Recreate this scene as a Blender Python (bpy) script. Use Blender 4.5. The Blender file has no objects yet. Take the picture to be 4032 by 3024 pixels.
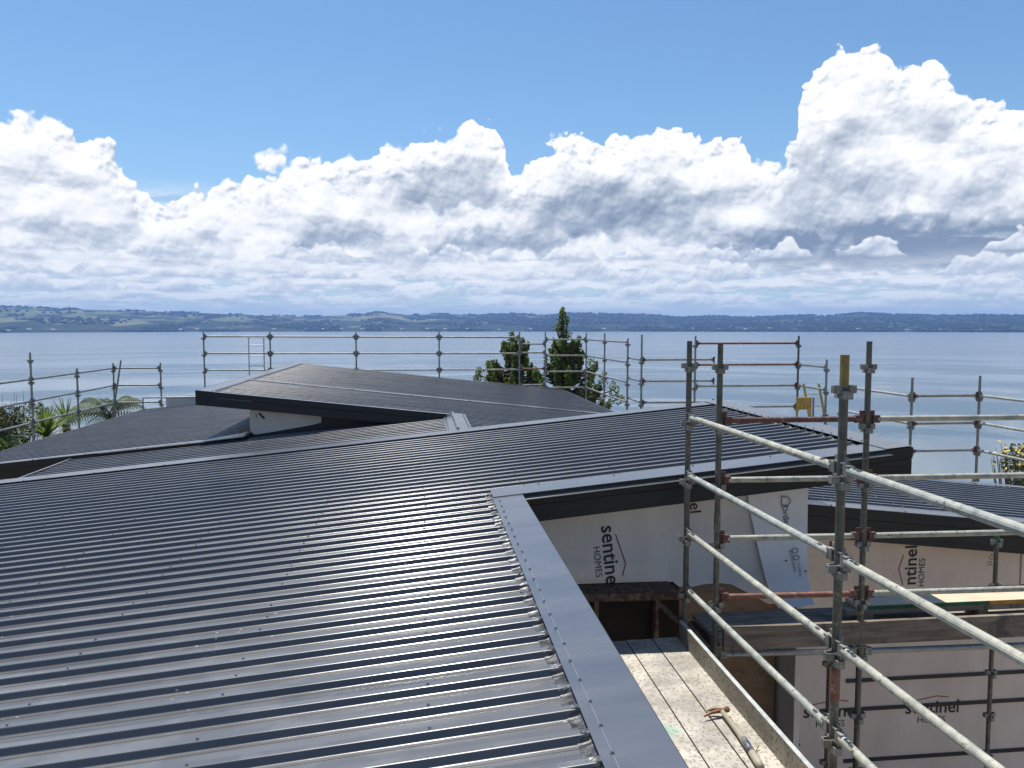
import bpy, bmesh, math, random
from mathutils import Vector, Matrix, noise as mnoise
# ---------------------------------------------------------------- camera, sky, sun, exposure
scene = bpy.context.scene
SUN_EL, SUN_AZ = math.radians(69.0), math.radians(-20.0)      # azimuth from +Y towards +X
cam_data = bpy.data.cameras.new('camera')
cam_data.sensor_width = 36.0; cam_data.lens = 27.716
cam_data.clip_start = 0.05; cam_data.clip_end = 60000.0
cam = bpy.data.objects.new('camera', cam_data)
scene.collection.objects.link(cam)
cam.location = (0, 0, 0)                                       # eye level is z = 0, the lake lies 20 m below
cam.rotation_euler = (math.radians(90 - 4.114), 0, math.radians(-6.55))
scene.camera = cam
scene.view_settings.view_transform = 'Standard'
scene.view_settings.look = 'None'
scene.view_settings.gamma = 1.0
scene.view_settings.use_curve_mapping = False
scene.view_settings.exposure = 0.65

sun_data = bpy.data.lights.new('sun', 'SUN')
sun_data.energy = 4.2; sun_data.angle = math.radians(0.53); sun_data.color = (1.0, 0.955, 0.88)
sun = bpy.data.objects.new('sun', sun_data)
scene.collection.objects.link(sun)
sun.rotation_euler = (math.radians(90) - SUN_EL, 0, -SUN_AZ + math.pi)
sdir = Vector((math.sin(SUN_AZ)*math.cos(SUN_EL), math.cos(SUN_AZ)*math.cos(SUN_EL), math.sin(SUN_EL)))
sun.rotation_euler = (-sdir).to_track_quat('-Z', 'Y').to_euler()

class NT:
    """tiny expression builder on a node tree"""
    def __init__(s, tree): s.t = tree; s.n = tree.nodes; s.l = tree.links
    def new(s, typ, **kw):
        n = s.n.new(typ)
        for k, v in kw.items(): setattr(n, k, v)
        return n
    def put(s, sock, v):
        if isinstance(v, bpy.types.NodeSocket): s.l.new(v, sock)
        elif v is not None: sock.default_value = v
    def m(s, op, a, b=None, c=None, clamp=False):
        n = s.new('ShaderNodeMath', operation=op, use_clamp=clamp)
        for i, v in enumerate((a, b, c)):
            if v is not None: s.put(n.inputs[i], v)
        return n.outputs[0]
    def add(s, a, b): return s.m('ADD', a, b)
    def sub(s, a, b): return s.m('SUBTRACT', a, b)
    def mul(s, a, b): return s.m('MULTIPLY', a, b)
    def div(s, a, b): return s.m('DIVIDE', a, b)
    def mad(s, a, b, c): return s.m('MULTIPLY_ADD', a, b, c)
    def mn(s, a, b): return s.m('MINIMUM', a, b)
    def mx(s, a, b): return s.m('MAXIMUM', a, b)
    def ss(s, v, a, b, lo=0.0, hi=1.0):
        n = s.new('ShaderNodeMapRange', interpolation_type='SMOOTHSTEP', clamp=True)
        for i, q in enumerate((v, a, b, lo, hi)): s.put(n.inputs[i], q)
        return n.outputs[0]
    def lin(s, v, a, b, lo=0.0, hi=1.0):
        n = s.new('ShaderNodeMapRange', clamp=True)
        for i, q in enumerate((v, a, b, lo, hi)): s.put(n.inputs[i], q)
        return n.outputs[0]
    def xyz(s, x, y, z=0.0):
        n = s.new('ShaderNodeCombineXYZ')
        for i, q in enumerate((x, y, z)): s.put(n.inputs[i], q)
        return n.outputs[0]
    def sep(s, v):
        n = s.new('ShaderNodeSeparateXYZ'); s.put(n.inputs[0], v); return n.outputs
    def vm(s, op, a, b=None, scale=None):
        n = s.new('ShaderNodeVectorMath', operation=op)
        s.put(n.inputs[0], a)
        if b is not None: s.put(n.inputs[1], b)
        if scale is not None: s.put(n.inputs['Scale'], scale)
        return n.outputs['Value'] if op in ('LENGTH', 'DISTANCE', 'DOT_PRODUCT') else n.outputs[0]
    def noise(s, v, scale=1.0, detail=4.0, rough=0.5, lac=2.0, dist=0.0, dim='3D', color=False):
        n = s.new('ShaderNodeTexNoise', noise_dimensions=dim)
        if v is not None: s.put(n.inputs['Vector'], v)
        n.inputs['Scale'].default_value = scale; n.inputs['Detail'].default_value = detail
        n.inputs['Roughness'].default_value = rough; n.inputs['Lacunarity'].default_value = lac
        n.inputs['Distortion'].default_value = dist
        return n.outputs['Color' if color else 'Fac']
    def voro(s, v, scale=1.0, detail=0.0, rough=0.5, smooth=0.5, feature='SMOOTH_F1', dim='3D', out='Distance'):
        n = s.new('ShaderNodeTexVoronoi', voronoi_dimensions=dim, feature=feature)
        s.put(n.inputs['Vector'], v); n.inputs['Scale'].default_value = scale
        if 'Detail' in n.inputs: n.inputs['Detail'].default_value = detail; n.inputs['Roughness'].default_value = rough
        if feature == 'SMOOTH_F1': n.inputs['Smoothness'].default_value = smooth
        return n.outputs[out]
    def mix(s, f, a, b):
        n = s.new('ShaderNodeMix', data_type='RGBA')
        s.put(n.inputs[0], f)
        for i, q in ((6, a), (7, b)):
            s.put(n.inputs[i], q if isinstance(q, bpy.types.NodeSocket) else tuple(q) + ((1.0,) if len(q) == 3 else ()))
        return n.outputs[2]
    def ramp(s, v, stops, interp='LINEAR'):
        n = s.new('ShaderNodeValToRGB'); r = n.color_ramp; r.interpolation = interp
        while len(r.elements) < len(stops): r.elements.new(0.5)
        for e, (p, c) in zip(r.elements, stops):
            e.position = p; e.color = tuple(c) + ((1.0,) if len(c) == 3 else ()) if hasattr(c, '__len__') else (c, c, c, 1)
        s.put(n.inputs[0], v); return n.outputs[0]
    def curve(s, v, pts, lo, hi, scale):
        n = s.new('ShaderNodeFloatCurve'); c = n.mapping.curves[0]
        P = [((x - lo)/(hi - lo), y/scale) for x, y in pts]
        c.points[0].location = P[0]; c.points[1].location = P[-1]
        for p in P[1:-1]: c.points.new(*p)
        for p in c.points: p.handle_type = 'AUTO_CLAMPED'
        n.mapping.use_clip = False; n.mapping.update()
        s.put(n.inputs['Value'], s.lin(v, lo, hi))
        return s.mul(n.outputs[0], scale)

# the sky: Nishita daylight with a bank of fair-weather cumulus standing all round the horizon
world = bpy.data.worlds.new('World'); scene.world = world; world.use_nodes = True
world.cycles.sampling_method = 'MANUAL'; world.cycles.sample_map_resolution = 512
def build_world():
    t = NT(world.node_tree); t.n.clear()
    d = t.new('ShaderNodeTexCoord').outputs['Generated']
    d = t.vm('NORMALIZE', d)
    x, y, z = t.sep(d)
    az = t.mul(t.m('ARCTAN2', x, y), 57.29578)
    el = t.mul(t.m('ARCSINE', z), 57.29578)
    sky = t.new('ShaderNodeTexSky', sky_type='NISHITA', sun_disc=False)
    sky.sun_elevation = SUN_EL; sky.sun_rotation = SUN_AZ
    sky.altitude = 280; sky.air_density = 1.0; sky.dust_density = 0.6; sky.ozone_density = 2.2
    K = 7.2                                                     # cloud radiance / background strength
    col = t.vm('MULTIPLY', sky.outputs[0], (0.60, 0.78, 0.87))
    # moist air near the horizon
    hz = t.m('POWER', 2.71828, t.mul(t.mx(el, 0.0), -0.22))
    col = t.mix(t.mul(hz, 0.85), col, (0.60*K, 0.68*K, 0.75*K))
    # 1: broken stratocumulus deck receding to the horizon
    zi = t.div(1.0, t.mx(z, 0.012))
    P = t.xyz(t.mul(x, zi), t.mul(y, zi), 0.0)
    n1 = t.noise(P, 0.42, 5.0, 0.55, 2.1, 0.0, '2D')
    n1c = t.noise(t.xyz(t.mul(az, 0.26), t.mul(el, 1.05)), 1.0, 5.0, 0.6, 2.1, 0.0, '2D')
    n1d = t.noise(t.xyz(t.mul(az, 0.26), t.mad(el, 1.05, 0.42)), 1.0, 3.0, 0.55, 2.1, 0.0, '2D')
    cov = t.mul(t.ss(el, 10.0, 6.5), t.ss(el, 0.4, 1.8))
    nn = t.add(t.mul(n1c, 0.65), t.mul(n1, 0.40))
    a1 = t.mul(t.ss(nn, t.lin(el, 1.0, 4.5, 0.475, 0.34), t.lin(el, 1.0, 4.5, 0.53, 0.43)), cov)
    sh1 = t.add(t.mul(t.sub(n1c, n1d), 2.3), t.mad(n1, -0.7, 0.98))
    c1 = t.ramp(sh1, [(0.0, (0.44*K, 0.51*K, 0.61*K)), (0.35, (0.58*K, 0.65*K, 0.73*K)), (0.60, (0.80*K, 0.83*K, 0.86*K)), (0.85, (0.95*K, 0.96*K, 0.96*K))])
    a1 = t.mul(a1, t.ss(el, 0.5, 4.0, 0.45, 0.97))
    col = t.mix(a1, col, c1)
    # 2: the cumulus wall - outline height by azimuth, billowed edge, top-lit relief, grey bases
    LO, HI = -30.0, 43.0
    top = [(-30, 11.0), (-27.5, 11.8)] + OUTLINE + [(41, 13.0), (43, 11.5)]
    wv = t.noise(t.xyz(t.mul(az, 0.55), t.mul(el, 0.55)), 1.0, 1.5, 0.5, 2.0, 0.0, '2D', color=True)
    wx, wy, _ = t.sep(wv)
    def bill(az, el, det, sc):
        q = t.xyz(t.add(t.mul(az, sc), t.mul(wx, 0.5)), t.add(t.mul(el, sc*1.1), t.mul(wy, 0.5)))
        return t.sub(0.8, t.voro(q, 1.0, det, 0.5, feature='F1', dim='2D'))
    def fine(az, el, det=6.0): return t.noise(t.xyz(az, el), 1.25, det, 0.54, 2.1, 0.0, '2D')
    az2 = t.add(az, t.mul(t.sub(wx, 0.5), 1.5)); el2 = t.add(el, t.mul(t.sub(wy, 0.5), 1.1))
    T = t.curve(az2, top, LO, HI, 20.0)
    far = t.mx(t.ss(az, LO + 3, LO, 0, 1), t.ss(az, HI - 3, HI, 0, 1))
    T = t.add(T, t.mul(far, t.mad(t.noise(t.xyz(t.mul(az, 0.06), 5.0), 1.0, 3.0, dim='2D'), 9.0, -5.5)))
    b0 = bill(az, el, 2.0, 0.60); b1 = bill(t.sub(az, 0.10), t.add(el, 0.26), 2.0, 0.60)
    f0 = fine(az, el); f1 = fine(t.sub(az, 0.08), t.add(el, 0.22))
    g0 = t.noise(t.xyz(t.mul(az, 0.30), t.mul(el, 0.42)), 1.0, 4.0, 0.5, 2.0, 0.0, '2D')
    g1 = t.noise(t.xyz(t.mad(az, 0.30, -0.15), t.mad(el, 0.42, 0.55)), 1.0, 3.0, 0.5, 2.0, 0.0, '2D')
    dep = t.sub(t.add(T, 0.42), el2)                                          # degrees below the outline
    bump = t.add(t.mul(b0, 0.95), t.mul(t.sub(f0, 0.5), 0.65))
    edge = t.add(dep, t.mul(t.sub(bump, 0.42), 1.05))
    edge = t.mn(edge, t.add(dep, 0.15))
    soft = t.lin(g0, 0.38, 0.68, 0.07, 0.45)
    a2 = t.ss(edge, 0.0, soft)
    a2 = t.mul(a2, t.ss(el, 2.4, 5.5, 0.0, 1.0))
    # windows of sky low down between the heaps
    gap = t.noise(t.xyz(t.mul(az, 0.16), t.mul(el, 0.75)), 1.0, 4.0, 0.55, 2.0, 0.0, '2D')
    a2 = t.mul(a2, t.sub(1.0, t.mul(t.mul(t.ss(gap, 0.55, 0.66), t.ss(el, 6.6, 4.6)), t.ss(dep, 5.0, 8.0))))
    rim = t.ss(edge, 3.2, 0.2)
    crisp = t.mad(rim, 0.80, 0.30)
    small = t.add(t.mul(t.sub(f0, f1), 0.9), t.mul(t.sub(b0, b1), 0.95))
    rel = t.add(t.mul(small, crisp), t.mul(t.sub(g0, g1), 0.75))
    lum = t.add(t.mad(rel, 0.95, 0.86), t.mul(rim, 0.12))
    # shaded bases and flanks
    dark = None
    wa = t.add(az, t.mul(t.sub(wx, 0.5), 4.5)); we = t.add(el, t.add(t.mul(t.sub(b0, 0.42), 0.9), t.mul(t.sub(wy, 0.5), 1.6)))
    for (ca, ce, ra, re, amt) in BASES:
        dx = t.div(t.sub(wa, ca), ra); dy = t.div(t.sub(we, ce - re*0.45), re); dy = t.mx(t.mul(dy, 0.55), t.mul(dy, -1.7))
        r2 = t.add(t.mul(dx, dx), t.mul(dy, dy))
        v = t.mul(t.ss(r2, 1.7, 0.0), amt*1.12)
        dark = v if dark is None else t.mx(dark, v)
    gen = t.mul(t.ss(t.noise(t.xyz(t.mul(az, 0.13), t.mul(el, 0.5)), 1.0, 4.0, 0.55, 2.0, 0.0, '2D'), 0.44, 0.66), t.ss(dep, 0.8, 4.0))
    dark = t.mx(dark, t.mul(gen, 0.36))
    lum = t.sub(lum, dark)
    c2 = t.ramp(lum, [(0.0, (0.22*K, 0.28*K, 0.38*K)), (0.25, (0.38*K, 0.44*K, 0.53*K)), (0.50, (0.60*K, 0.65*K, 0.72*K)), (0.72, (0.84*K, 0.86*K, 0.89*K)), (0.95, (1.0*K, 1.0*K, 0.99*K))])
    col = t.mix(a2, col, c2)
    # 3: rows of smaller heaps marching off beneath the wall
    RAMP = [(0.0, (0.40*K, 0.47*K, 0.58*K)), (0.35, (0.56*K, 0.62*K, 0.71*K)), (0.65, (0.84*K, 0.87*K, 0.90*K)), (0.95, (1.0*K, 1.0*K, 0.99*K))]
    for (bs, amp, fr, sd, op, bw) in ((1.55, 0.55, 0.34, 3.3, 0.55, 0.25), (2.35, 0.75, 0.26, 7.7, 0.72, 0.35), (3.35, 1.05, 0.20, 12.1, 0.85, 0.5), (4.7, 1.5, 0.15, 17.9, 0.92, 0.7)):
        n = t.noise(t.xyz(t.mul(az, fr), sd), 1.0, 3.0, 0.55, 2.0, 0.0, '2D')
        h = t.mul(t.sub(n, 0.41), amp/0.16)
        wob = t.mul(t.sub(n1c, 0.5), 1.2*bw)
        base = t.add(wob, bs)
        tp = t.add(t.add(base, h), t.mul(t.sub(bump, 0.42), bw))
        al = t.mul(t.ss(t.sub(tp, el), 0.0, 0.22*bw + 0.06), t.ss(t.sub(el, base), -0.25*bw, 0.30*bw))
        v = t.m('DIVIDE', t.sub(el, base), t.mx(h, 0.35), clamp=True)
        lm = t.add(t.mad(v, 0.64, 0.24), t.mul(small, 0.55))
        col = t.mix(t.mul(al, op), col, t.ramp(lm, RAMP))
    # one small detached puff
    pdx = t.div(t.sub(az2, -10.3), 1.7); pdy = t.div(t.sub(el2, 11.35), 1.15)
    pr = t.sub(1.0, t.add(t.mul(pdx, pdx), t.mul(pdy, pdy)))
    pa = t.ss(t.add(pr, t.mul(t.sub(bump, 0.42), 1.1)), 0.0, 0.7)
    col = t.mix(pa, col, t.ramp(t.mad(rel, 0.9, t.mad(pdy, 0.30, 0.66)), [(0.2, (0.60*K, 0.67*K, 0.76*K)), (0.85, (1.0*K, 1.0*K, 0.99*K))]))
    bg = t.new('ShaderNodeBackground'); bg.inputs['Strength'].default_value = 0.1
    t.l.new(col, bg.inputs['Color'])
    out = t.new('ShaderNodeOutputWorld'); t.l.new(bg.outputs[0], out.inputs[0])
OUTLINE = [(-25.9, 12.15), (-24.94, 12.59), (-22.75, 12.47), (-20.61, 11.75), (-19.41, 10.61), (-18.7, 9.24), (-17.92, 8.34), (-16.96, 7.99), (-15.83, 8.21), (-15.32, 9.1), (-13.64, 9.49), (-11.56, 10.15), (-9.74, 10.49), (-8.5, 11.16), (-6.63, 11.62), (-4.89, 11.81), (-3.3, 12.0), (-2.49, 12.51), (-0.22, 13.01), (1.75, 13.51), (3.88, 14.21), (5.86, 13.4), (6.09, 12.08), (6.85, 10.92), (8.0, 11.55), (8.99, 12.47), (11.29, 13.54), (12.44, 12.72), (14.22, 13.29), (16.47, 13.87), (18.7, 13.29), (20.58, 12.72), (22.43, 12.67), (23.2, 12.03), (23.83, 11.16), (25.17, 11.17), (25.97, 12.29), (26.22, 13.86), (26.52, 15.81), (27.49, 16.87), (29.02, 17.51), (30.95, 17.32), (31.91, 16.51), (33.37, 16.32), (34.81, 15.38), (35.47, 14.56), (36.75, 13.6), (38.19, 13.51), (38.99, 12.47)]
BASES = [(1.9, 9.3, 4.4, 1.3, .48), (13.9, 7.7, 7.6, 1.8, .60), (11.3, 10.4, 2.0, 1.0, .25), (32.5, 4.9, 12.5, 1.6, .88), (28.4, 8.0, 4.4, 3.2, .40),
         (-6.1, 6.0, 4.6, 0.9, .42), (-20, 9.2, 2.4, 0.8, .26), (4.7, 5.6, 6.0, 1.0, .46), (37.7, 6.9, 3.6, 1.5, .36), (-16, 5.2, 5.0, 0.7, .28), (-23, 5.6, 4.0, 0.6, .22)]
build_world()

# ---------------------------------------------------------------- helpers
rng = random.Random(7)
coll = scene.collection
class MB:
    """collects faces into one mesh"""
    def __init__(s): s.v = []; s.f = []
    def quad(s, *p):
        i = len(s.v); s.v += [tuple(q) for q in p]; s.f.append(tuple(range(i, i + len(p)))); return s
    def box(s, x0, x1, y0, y1, z0, z1):
        return s.hexa([(x0,y0,z0),(x1,y0,z0),(x1,y1,z0),(x0,y1,z0)], [(x0,y0,z1),(x1,y0,z1),(x1,y1,z1),(x0,y1,z1)])
    def hexa(s, lo, hi):
        n = len(lo); i = len(s.v); s.v += [tuple(q) for q in lo] + [tuple(q) for q in hi]
        s.f.append(tuple(range(i + n - 1, i - 1, -1))); s.f.append(tuple(range(i + n, i + 2*n)))
        for k in range(n): s.f.append((i + k, i + (k+1) % n, i + n + (k+1) % n, i + n + k))
        return s
    def obox(s, c, ax, ay, az):
        c, ax, ay, az = Vector(c), Vector(ax), Vector(ay), Vector(az)
        lo = [c - ax - ay - az, c + ax - ay - az, c + ax + ay - az, c - ax + ay - az]
        return s.hexa(lo, [p + 2*az for p in lo])
    def bar(s, p0, p1, w, h, up=(0, 0, 1)):
        p0, p1 = Vector(p0), Vector(p1); d = (p1 - p0); L = d.length; d.normalize()
        u = Vector(up); r = d.cross(u).normalized(); u = r.cross(d).normalized()
        return s.obox((p0 + p1)/2, d*L/2, r*w/2, u*h/2)
    def tube(s, pts, r, n=12, cap=True, open_end=None):
        pts = [Vector(p) for p in pts]; rings = []
        rr = r if hasattr(r, '__len__') else [r]*len(pts)
        d0 = (pts[1] - pts[0]).normalized()
        a = d0.orthogonal().normalized() if abs(d0.z) < 0.99 else Vector((1, 0, 0))
        for k, p in enumerate(pts):
            d = (pts[min(k+1, len(pts)-1)] - pts[max(k-1, 0)]).normalized()
            a = (a - d*a.dot(d)).normalized(); b = d.cross(a)
            i = len(s.v); rings.append(i)
            for j in range(n):
                t = 2*math.pi*j/n
                s.v.append(tuple(p + (a*math.cos(t) + b*math.sin(t))*rr[k]))
        for q in range(len(rings) - 1):
            i, j = rings[q], rings[q+1]
            for k in range(n): s.f.append((i + k, i + (k+1) % n, j + (k+1) % n, j + k))
        if cap:
            s.f.append(tuple(rings[0] + k for k in range(n - 1, -1, -1)))
            s.f.append(tuple(rings[-1] + k for k in range(n)))
        return s
    def mesh(s, name, mat, smooth=False):
        me = bpy.data.meshes.new(name); me.from_pydata(s.v, [], s.f); me.update()
        if mat: me.materials.append(mat)
        if smooth: me.polygons.foreach_set('use_smooth', [True]*len(me.polygons))
        return me
    def build(s, name, mat, parent=None, smooth=False, **kw):
        return place(name, s.mesh(name, mat, smooth), parent, **kw)

ROOTBASE = {}
def place(name, me, parent=None, loc=None, rot=None, scale=None, label=None, cat=None, group=None, kind=None):
    o = bpy.data.objects.new(name, me); coll.objects.link(o)
    if loc is not None: o.location = loc
    if rot is not None: o.rotation_euler = rot
    if scale is not None: o.scale = scale
    if parent is not None:
        o.parent = parent
        if parent.name in ROOTBASE: o.matrix_parent_inverse = Matrix.Translation(-ROOTBASE[parent.name])
    if label: o['label'] = label
    if cat: o['category'] = cat
    if group: o['group'] = group
    if kind: o['kind'] = kind
    return o
def thing(name, base, label, cat, group=None):
    o = place(name, None, None, loc=base, label=label, cat=cat, group=group)
    ROOTBASE[o.name] = Vector(base)
    return o

# ---------------------------------------------------------------- materials
def mat(name, base=(0.5, 0.5, 0.5), rough=0.5, metal=0.0, spec=0.5, fn=None):
    m = bpy.data.materials.new(name); m.use_nodes = True
    t = NT(m.node_tree); b = t.n['Principled BSDF']
    b.inputs['Base Color'].default_value = tuple(base) + (1,)
    b.inputs['Roughness'].default_value = rough; b.inputs['Metallic'].default_value = metal
    b.inputs['Specular IOR Level'].default_value = spec
    if fn: fn(t, b)
    return m
def pos(t): return t.new('ShaderNodeNewGeometry').outputs['Position']
def objc(t): return t.new('ShaderNodeTexCoord').outputs['Object']
def bump(t, b, h, strength=0.2, dist=0.01):
    n = t.new('ShaderNodeBump'); n.inputs['Strength'].default_value = strength; n.inputs['Distance'].default_value = dist
    t.l.new(h, n.inputs['Height']); t.l.new(n.outputs[0], b.inputs['Normal'])
def two(c0, c1, scale, lo=0.4, hi=0.6, detail=5.0, rough=None, bs=0.0, bd=0.004, stretch=None, src=pos):
    def fn(t, b):
        p = src(t)
        q = t.vm('MULTIPLY', p, stretch) if stretch else p
        n = t.noise(q, scale, detail, 0.6)
        t.l.new(t.mix(t.lin(n, lo, hi), c0, c1), b.inputs['Base Color'])
        if rough: t.l.new(t.lin(n, lo, hi, *rough), b.inputs['Roughness'])
        if bs: bump(t, b, n, bs, bd)
    return fn

def roof_fn(specks=True, wave=0.0, c0=(0.033, 0.032, 0.034), c1=(0.043, 0.041, 0.043)):
    def fn(t, b):
        p = pos(t)
        n = t.noise(t.vm('MULTIPLY', p, (1.2, 5.0, 1.0)), 1.0, 4.0, 0.6)
        col = t.mix(t.lin(n, 0.3, 0.7), c0, c1)
        rg = t.lin(n, 0.3, 0.7, 0.21, 0.29)
        if specks:
            rnd = t.new('ShaderNodeObjectInfo').outputs['Random']
            # dried splashes of paint and swarf, in drifts on the nearer sheets
            q = t.vm('MULTIPLY', p, (1.0, 1.8, 1.0))
            v = t.voro(q, 46.0, feature='F1'); msk = t.ss(t.noise(p, 2.6, 3.0, 0.6), 0.56, 0.70)
            sp = t.mul(t.ss(v, 0.19, 0.10), msk)
            v2 = t.voro(q, 11.0, feature='F1'); sp2 = t.mul(t.ss(v2, 0.11, 0.08), t.ss(t.noise(p, 1.7, 2.0), 0.52, 0.60))
            sp = t.mul(t.mx(t.mul(sp, 0.42), t.mul(sp2, 0.45)), t.ss(t.sep(p)[1], 6.4, 4.0))
            col = t.mix(sp, col, (0.50, 0.50, 0.47))
            rg = t.mad(sp, 0.35, rg)
            # dusty film that doubles as painted daylight on the flats
            du = t.ss(t.noise(t.vm('MULTIPLY', p, (0.7, 6.0, 1.0)), 1.0, 5.0, 0.65), 0.45, 0.75)
            nz = t.sep(t.new('ShaderNodeNewGeometry').outputs['True Normal'])[2]
            dust_light = t.ss(nz, 0.93, 0.99)                        # flats only: their brighter daylit tone is put into the colour
            col = t.mix(t.mul(dust_light, t.add(t.mad(du, 0.12, 0.10), t.add(t.mul(rnd, 0.08), t.mul(t.ss(t.noise(p, 2.2, 4.0, 0.6), 0.52, 0.62), 0.09)))), col, (0.34, 0.34, 0.33))
            rg = t.mad(dust_light, 0.05, rg)
        t.l.new(col, b.inputs['Base Color']); t.l.new(rg, b.inputs['Roughness'])
        h = t.noise(t.vm('MULTIPLY', p, (1.5, 9.0, 1.0)), 1.0, 3.0, 0.5)
        if wave: h = t.noise(t.vm('MULTIPLY', p, (1.2, 2.6, 1.0)), 1.0, 2.0, 0.5)
        bump(t, b, h, 0.25, wave or 0.0012)
    return fn
M = {}
M['roof'] = mat('painted_roof_steel', rough=0.3, spec=0.95, fn=roof_fn(True))
M['flash'] = mat('painted_flashing_steel', rough=0.28, spec=0.95, fn=roof_fn(False, 0.02, (0.072, 0.074, 0.082), (0.088, 0.090, 0.098)))  # same paint as the roof; reflected sky is put into its paler colour
for q_, ior_ in (('roof', 1.85), ('flash', 2.1)):
    b_ = M[q_].node_tree.nodes['Principled BSDF']; b_.inputs['IOR'].default_value = ior_; b_.inputs['Specular IOR Level'].default_value = 0.5
M['fascia'] = mat('charcoal_fascia', rough=0.5, spec=0.35, fn=two((0.010, 0.012, 0.016), (0.016, 0.018, 0.022), 3.0, stretch=(0.4, 1, 8)))
M['under'] = mat('roof_underlay', (0.02, 0.02, 0.022), 0.9)
M['apron'] = mat('black_apron', rough=0.55, fn=two((0.010, 0.011, 0.014), (0.016, 0.018, 0.022), 2.0))
def silver_fn(t, b):
    p = pos(t); n = t.noise(p, 60.0, 3.0, 0.65); n2 = t.noise(p, 16.0, 2.0, 0.5)
    t.l.new(t.mix(t.lin(n2, 0.35, 0.65), (0.02, 0.021, 0.024), (0.13, 0.135, 0.14)), b.inputs['Base Color'])
    bump(t, b, n, 0.5, 0.004)
M['silver'] = mat('crimped_soft_edge', rough=0.45, metal=0.7, fn=silver_fn)
M['screw'] = mat('screw_steel', (0.30, 0.31, 0.33), 0.28, 0.9)
M['chalk'] = mat('chalk_line', (0.13, 0.15, 0.18), 0.6)
def tube_fn(c0, c1, c2, seed=0.0, rough=(0.45, 0.7)):
    def fn(t, b):
        p = t.vm('ADD', pos(t), (seed, seed*2, 0))
        n = t.noise(p, 8.0, 6.0, 0.7); n2 = t.noise(p, 26.0, 5.0, 0.7); n3 = t.noise(p, 3.0, 3.0, 0.5)
        col = t.mix(t.lin(n, 0.36, 0.62), c0, c1)
        col = t.mix(t.mul(t.ss(n2, 0.54, 0.64), t.lin(n3, 0.35, 0.6)), col, c2)
        t.l.new(col, b.inputs['Base Color'])
        t.l.new(t.lin(n, 0.3, 0.7, *rough), b.inputs['Roughness'])
        bump(t, b, n2, 0.25, 0.002)
    return fn
M['galv'] = mat('galvanised_tube', rough=0.42, metal=0.55, fn=tube_fn((0.20, 0.205, 0.20), (0.32, 0.325, 0.31), (0.13, 0.12, 0.11), 0, (0.34, 0.5)))
M['galv_dk'] = mat('weathered_standard', rough=0.6, metal=0.25, fn=tube_fn((0.062, 0.062, 0.050), (0.135, 0.128, 0.10), (0.27, 0.245, 0.19), 3))
M['pale'] = mat('lime_spattered_tube', rough=0.6, fn=tube_fn((0.22, 0.235, 0.20), (0.44, 0.42, 0.34), (0.07, 0.075, 0.065), 5))
M['pale2'] = mat('grey_spattered_tube', rough=0.6, fn=tube_fn((0.20, 0.225, 0.205), (0.38, 0.38, 0.335), (0.075, 0.08, 0.075), 9))
M['rust'] = mat('rusty_tube', rough=0.7, fn=tube_fn((0.13, 0.045, 0.028), (0.24, 0.10, 0.06), (0.36, 0.25, 0.19), 2))
M['maroon'] = mat('maroon_tube', rough=0.6, fn=tube_fn((0.075, 0.028, 0.022), (0.12, 0.05, 0.04), (0.22, 0.13, 0.10), 8))
M['press'] = mat('pressed_steel', rough=0.55, metal=0.2, fn=tube_fn((0.14, 0.14, 0.12), (0.26, 0.25, 0.22), (0.36, 0.34, 0.30), 4))
M['ochre'] = mat('ochre_paint', rough=0.6, fn=tube_fn((0.20, 0.13, 0.035), (0.33, 0.22, 0.06), (0.14, 0.11, 0.07), 6))
M['greenp'] = mat('green_paint', rough=0.6, fn=two((0.02, 0.10, 0.05), (0.05, 0.16, 0.09), 20))
M['hole'] = mat('slot_dark', (0.03, 0.03, 0.035), 0.8)
def wrap_fn(c0, c1):
    def fn(t, b):
        p = pos(t)
        n = t.noise(t.vm('MULTIPLY', p, (1.0, 1.0, 0.6)), 2.3, 5.0, 0.55); f = t.noise(p, 140.0, 2.0, 0.5)
        t.l.new(t.mix(t.lin(n, 0.3, 0.7), c0, c1), b.inputs['Base Color'])
        w = t.noise(t.vm('MULTIPLY', p, (2.5, 1.0, 1.0)), 1.6, 4.0, 0.55)
        k1 = t.noise(t.vm('MULTIPLY', p, (3.2, 1.0, 1.9)), 1.0, 2.0, 0.5); k1 = t.m('ABSOLUTE', t.sub(k1, 0.5))
        bump(t, b, t.add(t.add(w, t.mul(k1, -0.35)), t.mul(f, 0.02)), 0.6, 0.04)
    return fn
M['wrap'] = mat('building_wrap', rough=0.75, spec=0.25, fn=wrap_fn((0.58, 0.545, 0.505), (0.70, 0.665, 0.62)))
M['wrap2'] = mat('building_wrap_warm_bounce', rough=0.75, spec=0.25, fn=wrap_fn((0.58, 0.485, 0.415), (0.68, 0.585, 0.51)))  # same wrap again, with warm bounce light put into its colour
M['wrapw'] = mat('building_wrap_white', rough=0.7, spec=0.25, fn=wrap_fn((0.74, 0.73, 0.73), (0.82, 0.81, 0.81)))
M['ink'] = mat('black_print', (0.025, 0.025, 0.028), 0.7)
M['inkgrey'] = mat('grey_print', (0.16, 0.16, 0.17), 0.7)
M['inkred'] = mat('red_print', (0.28, 0.02, 0.035), 0.7)
M['tape'] = mat('black_strap', (0.015, 0.014, 0.014), 0.6)
def wood_fn(c0, c1, c2, ax=(1.2, 14, 14)):
    def fn(t, b):
        p = t.vm('MULTIPLY', pos(t), ax); n = t.noise(p, 1.6, 6.0, 0.62); n2 = t.noise(pos(t), 5.0, 4.0, 0.6)
        col = t.mix(t.lin(n, 0.35, 0.65), c0, c1); col = t.mix(t.ss(n2, 0.52, 0.70), col, c2)
        t.l.new(col, b.inputs['Base Color']); bump(t, b, n, 0.35, 0.004)
    return fn
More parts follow.
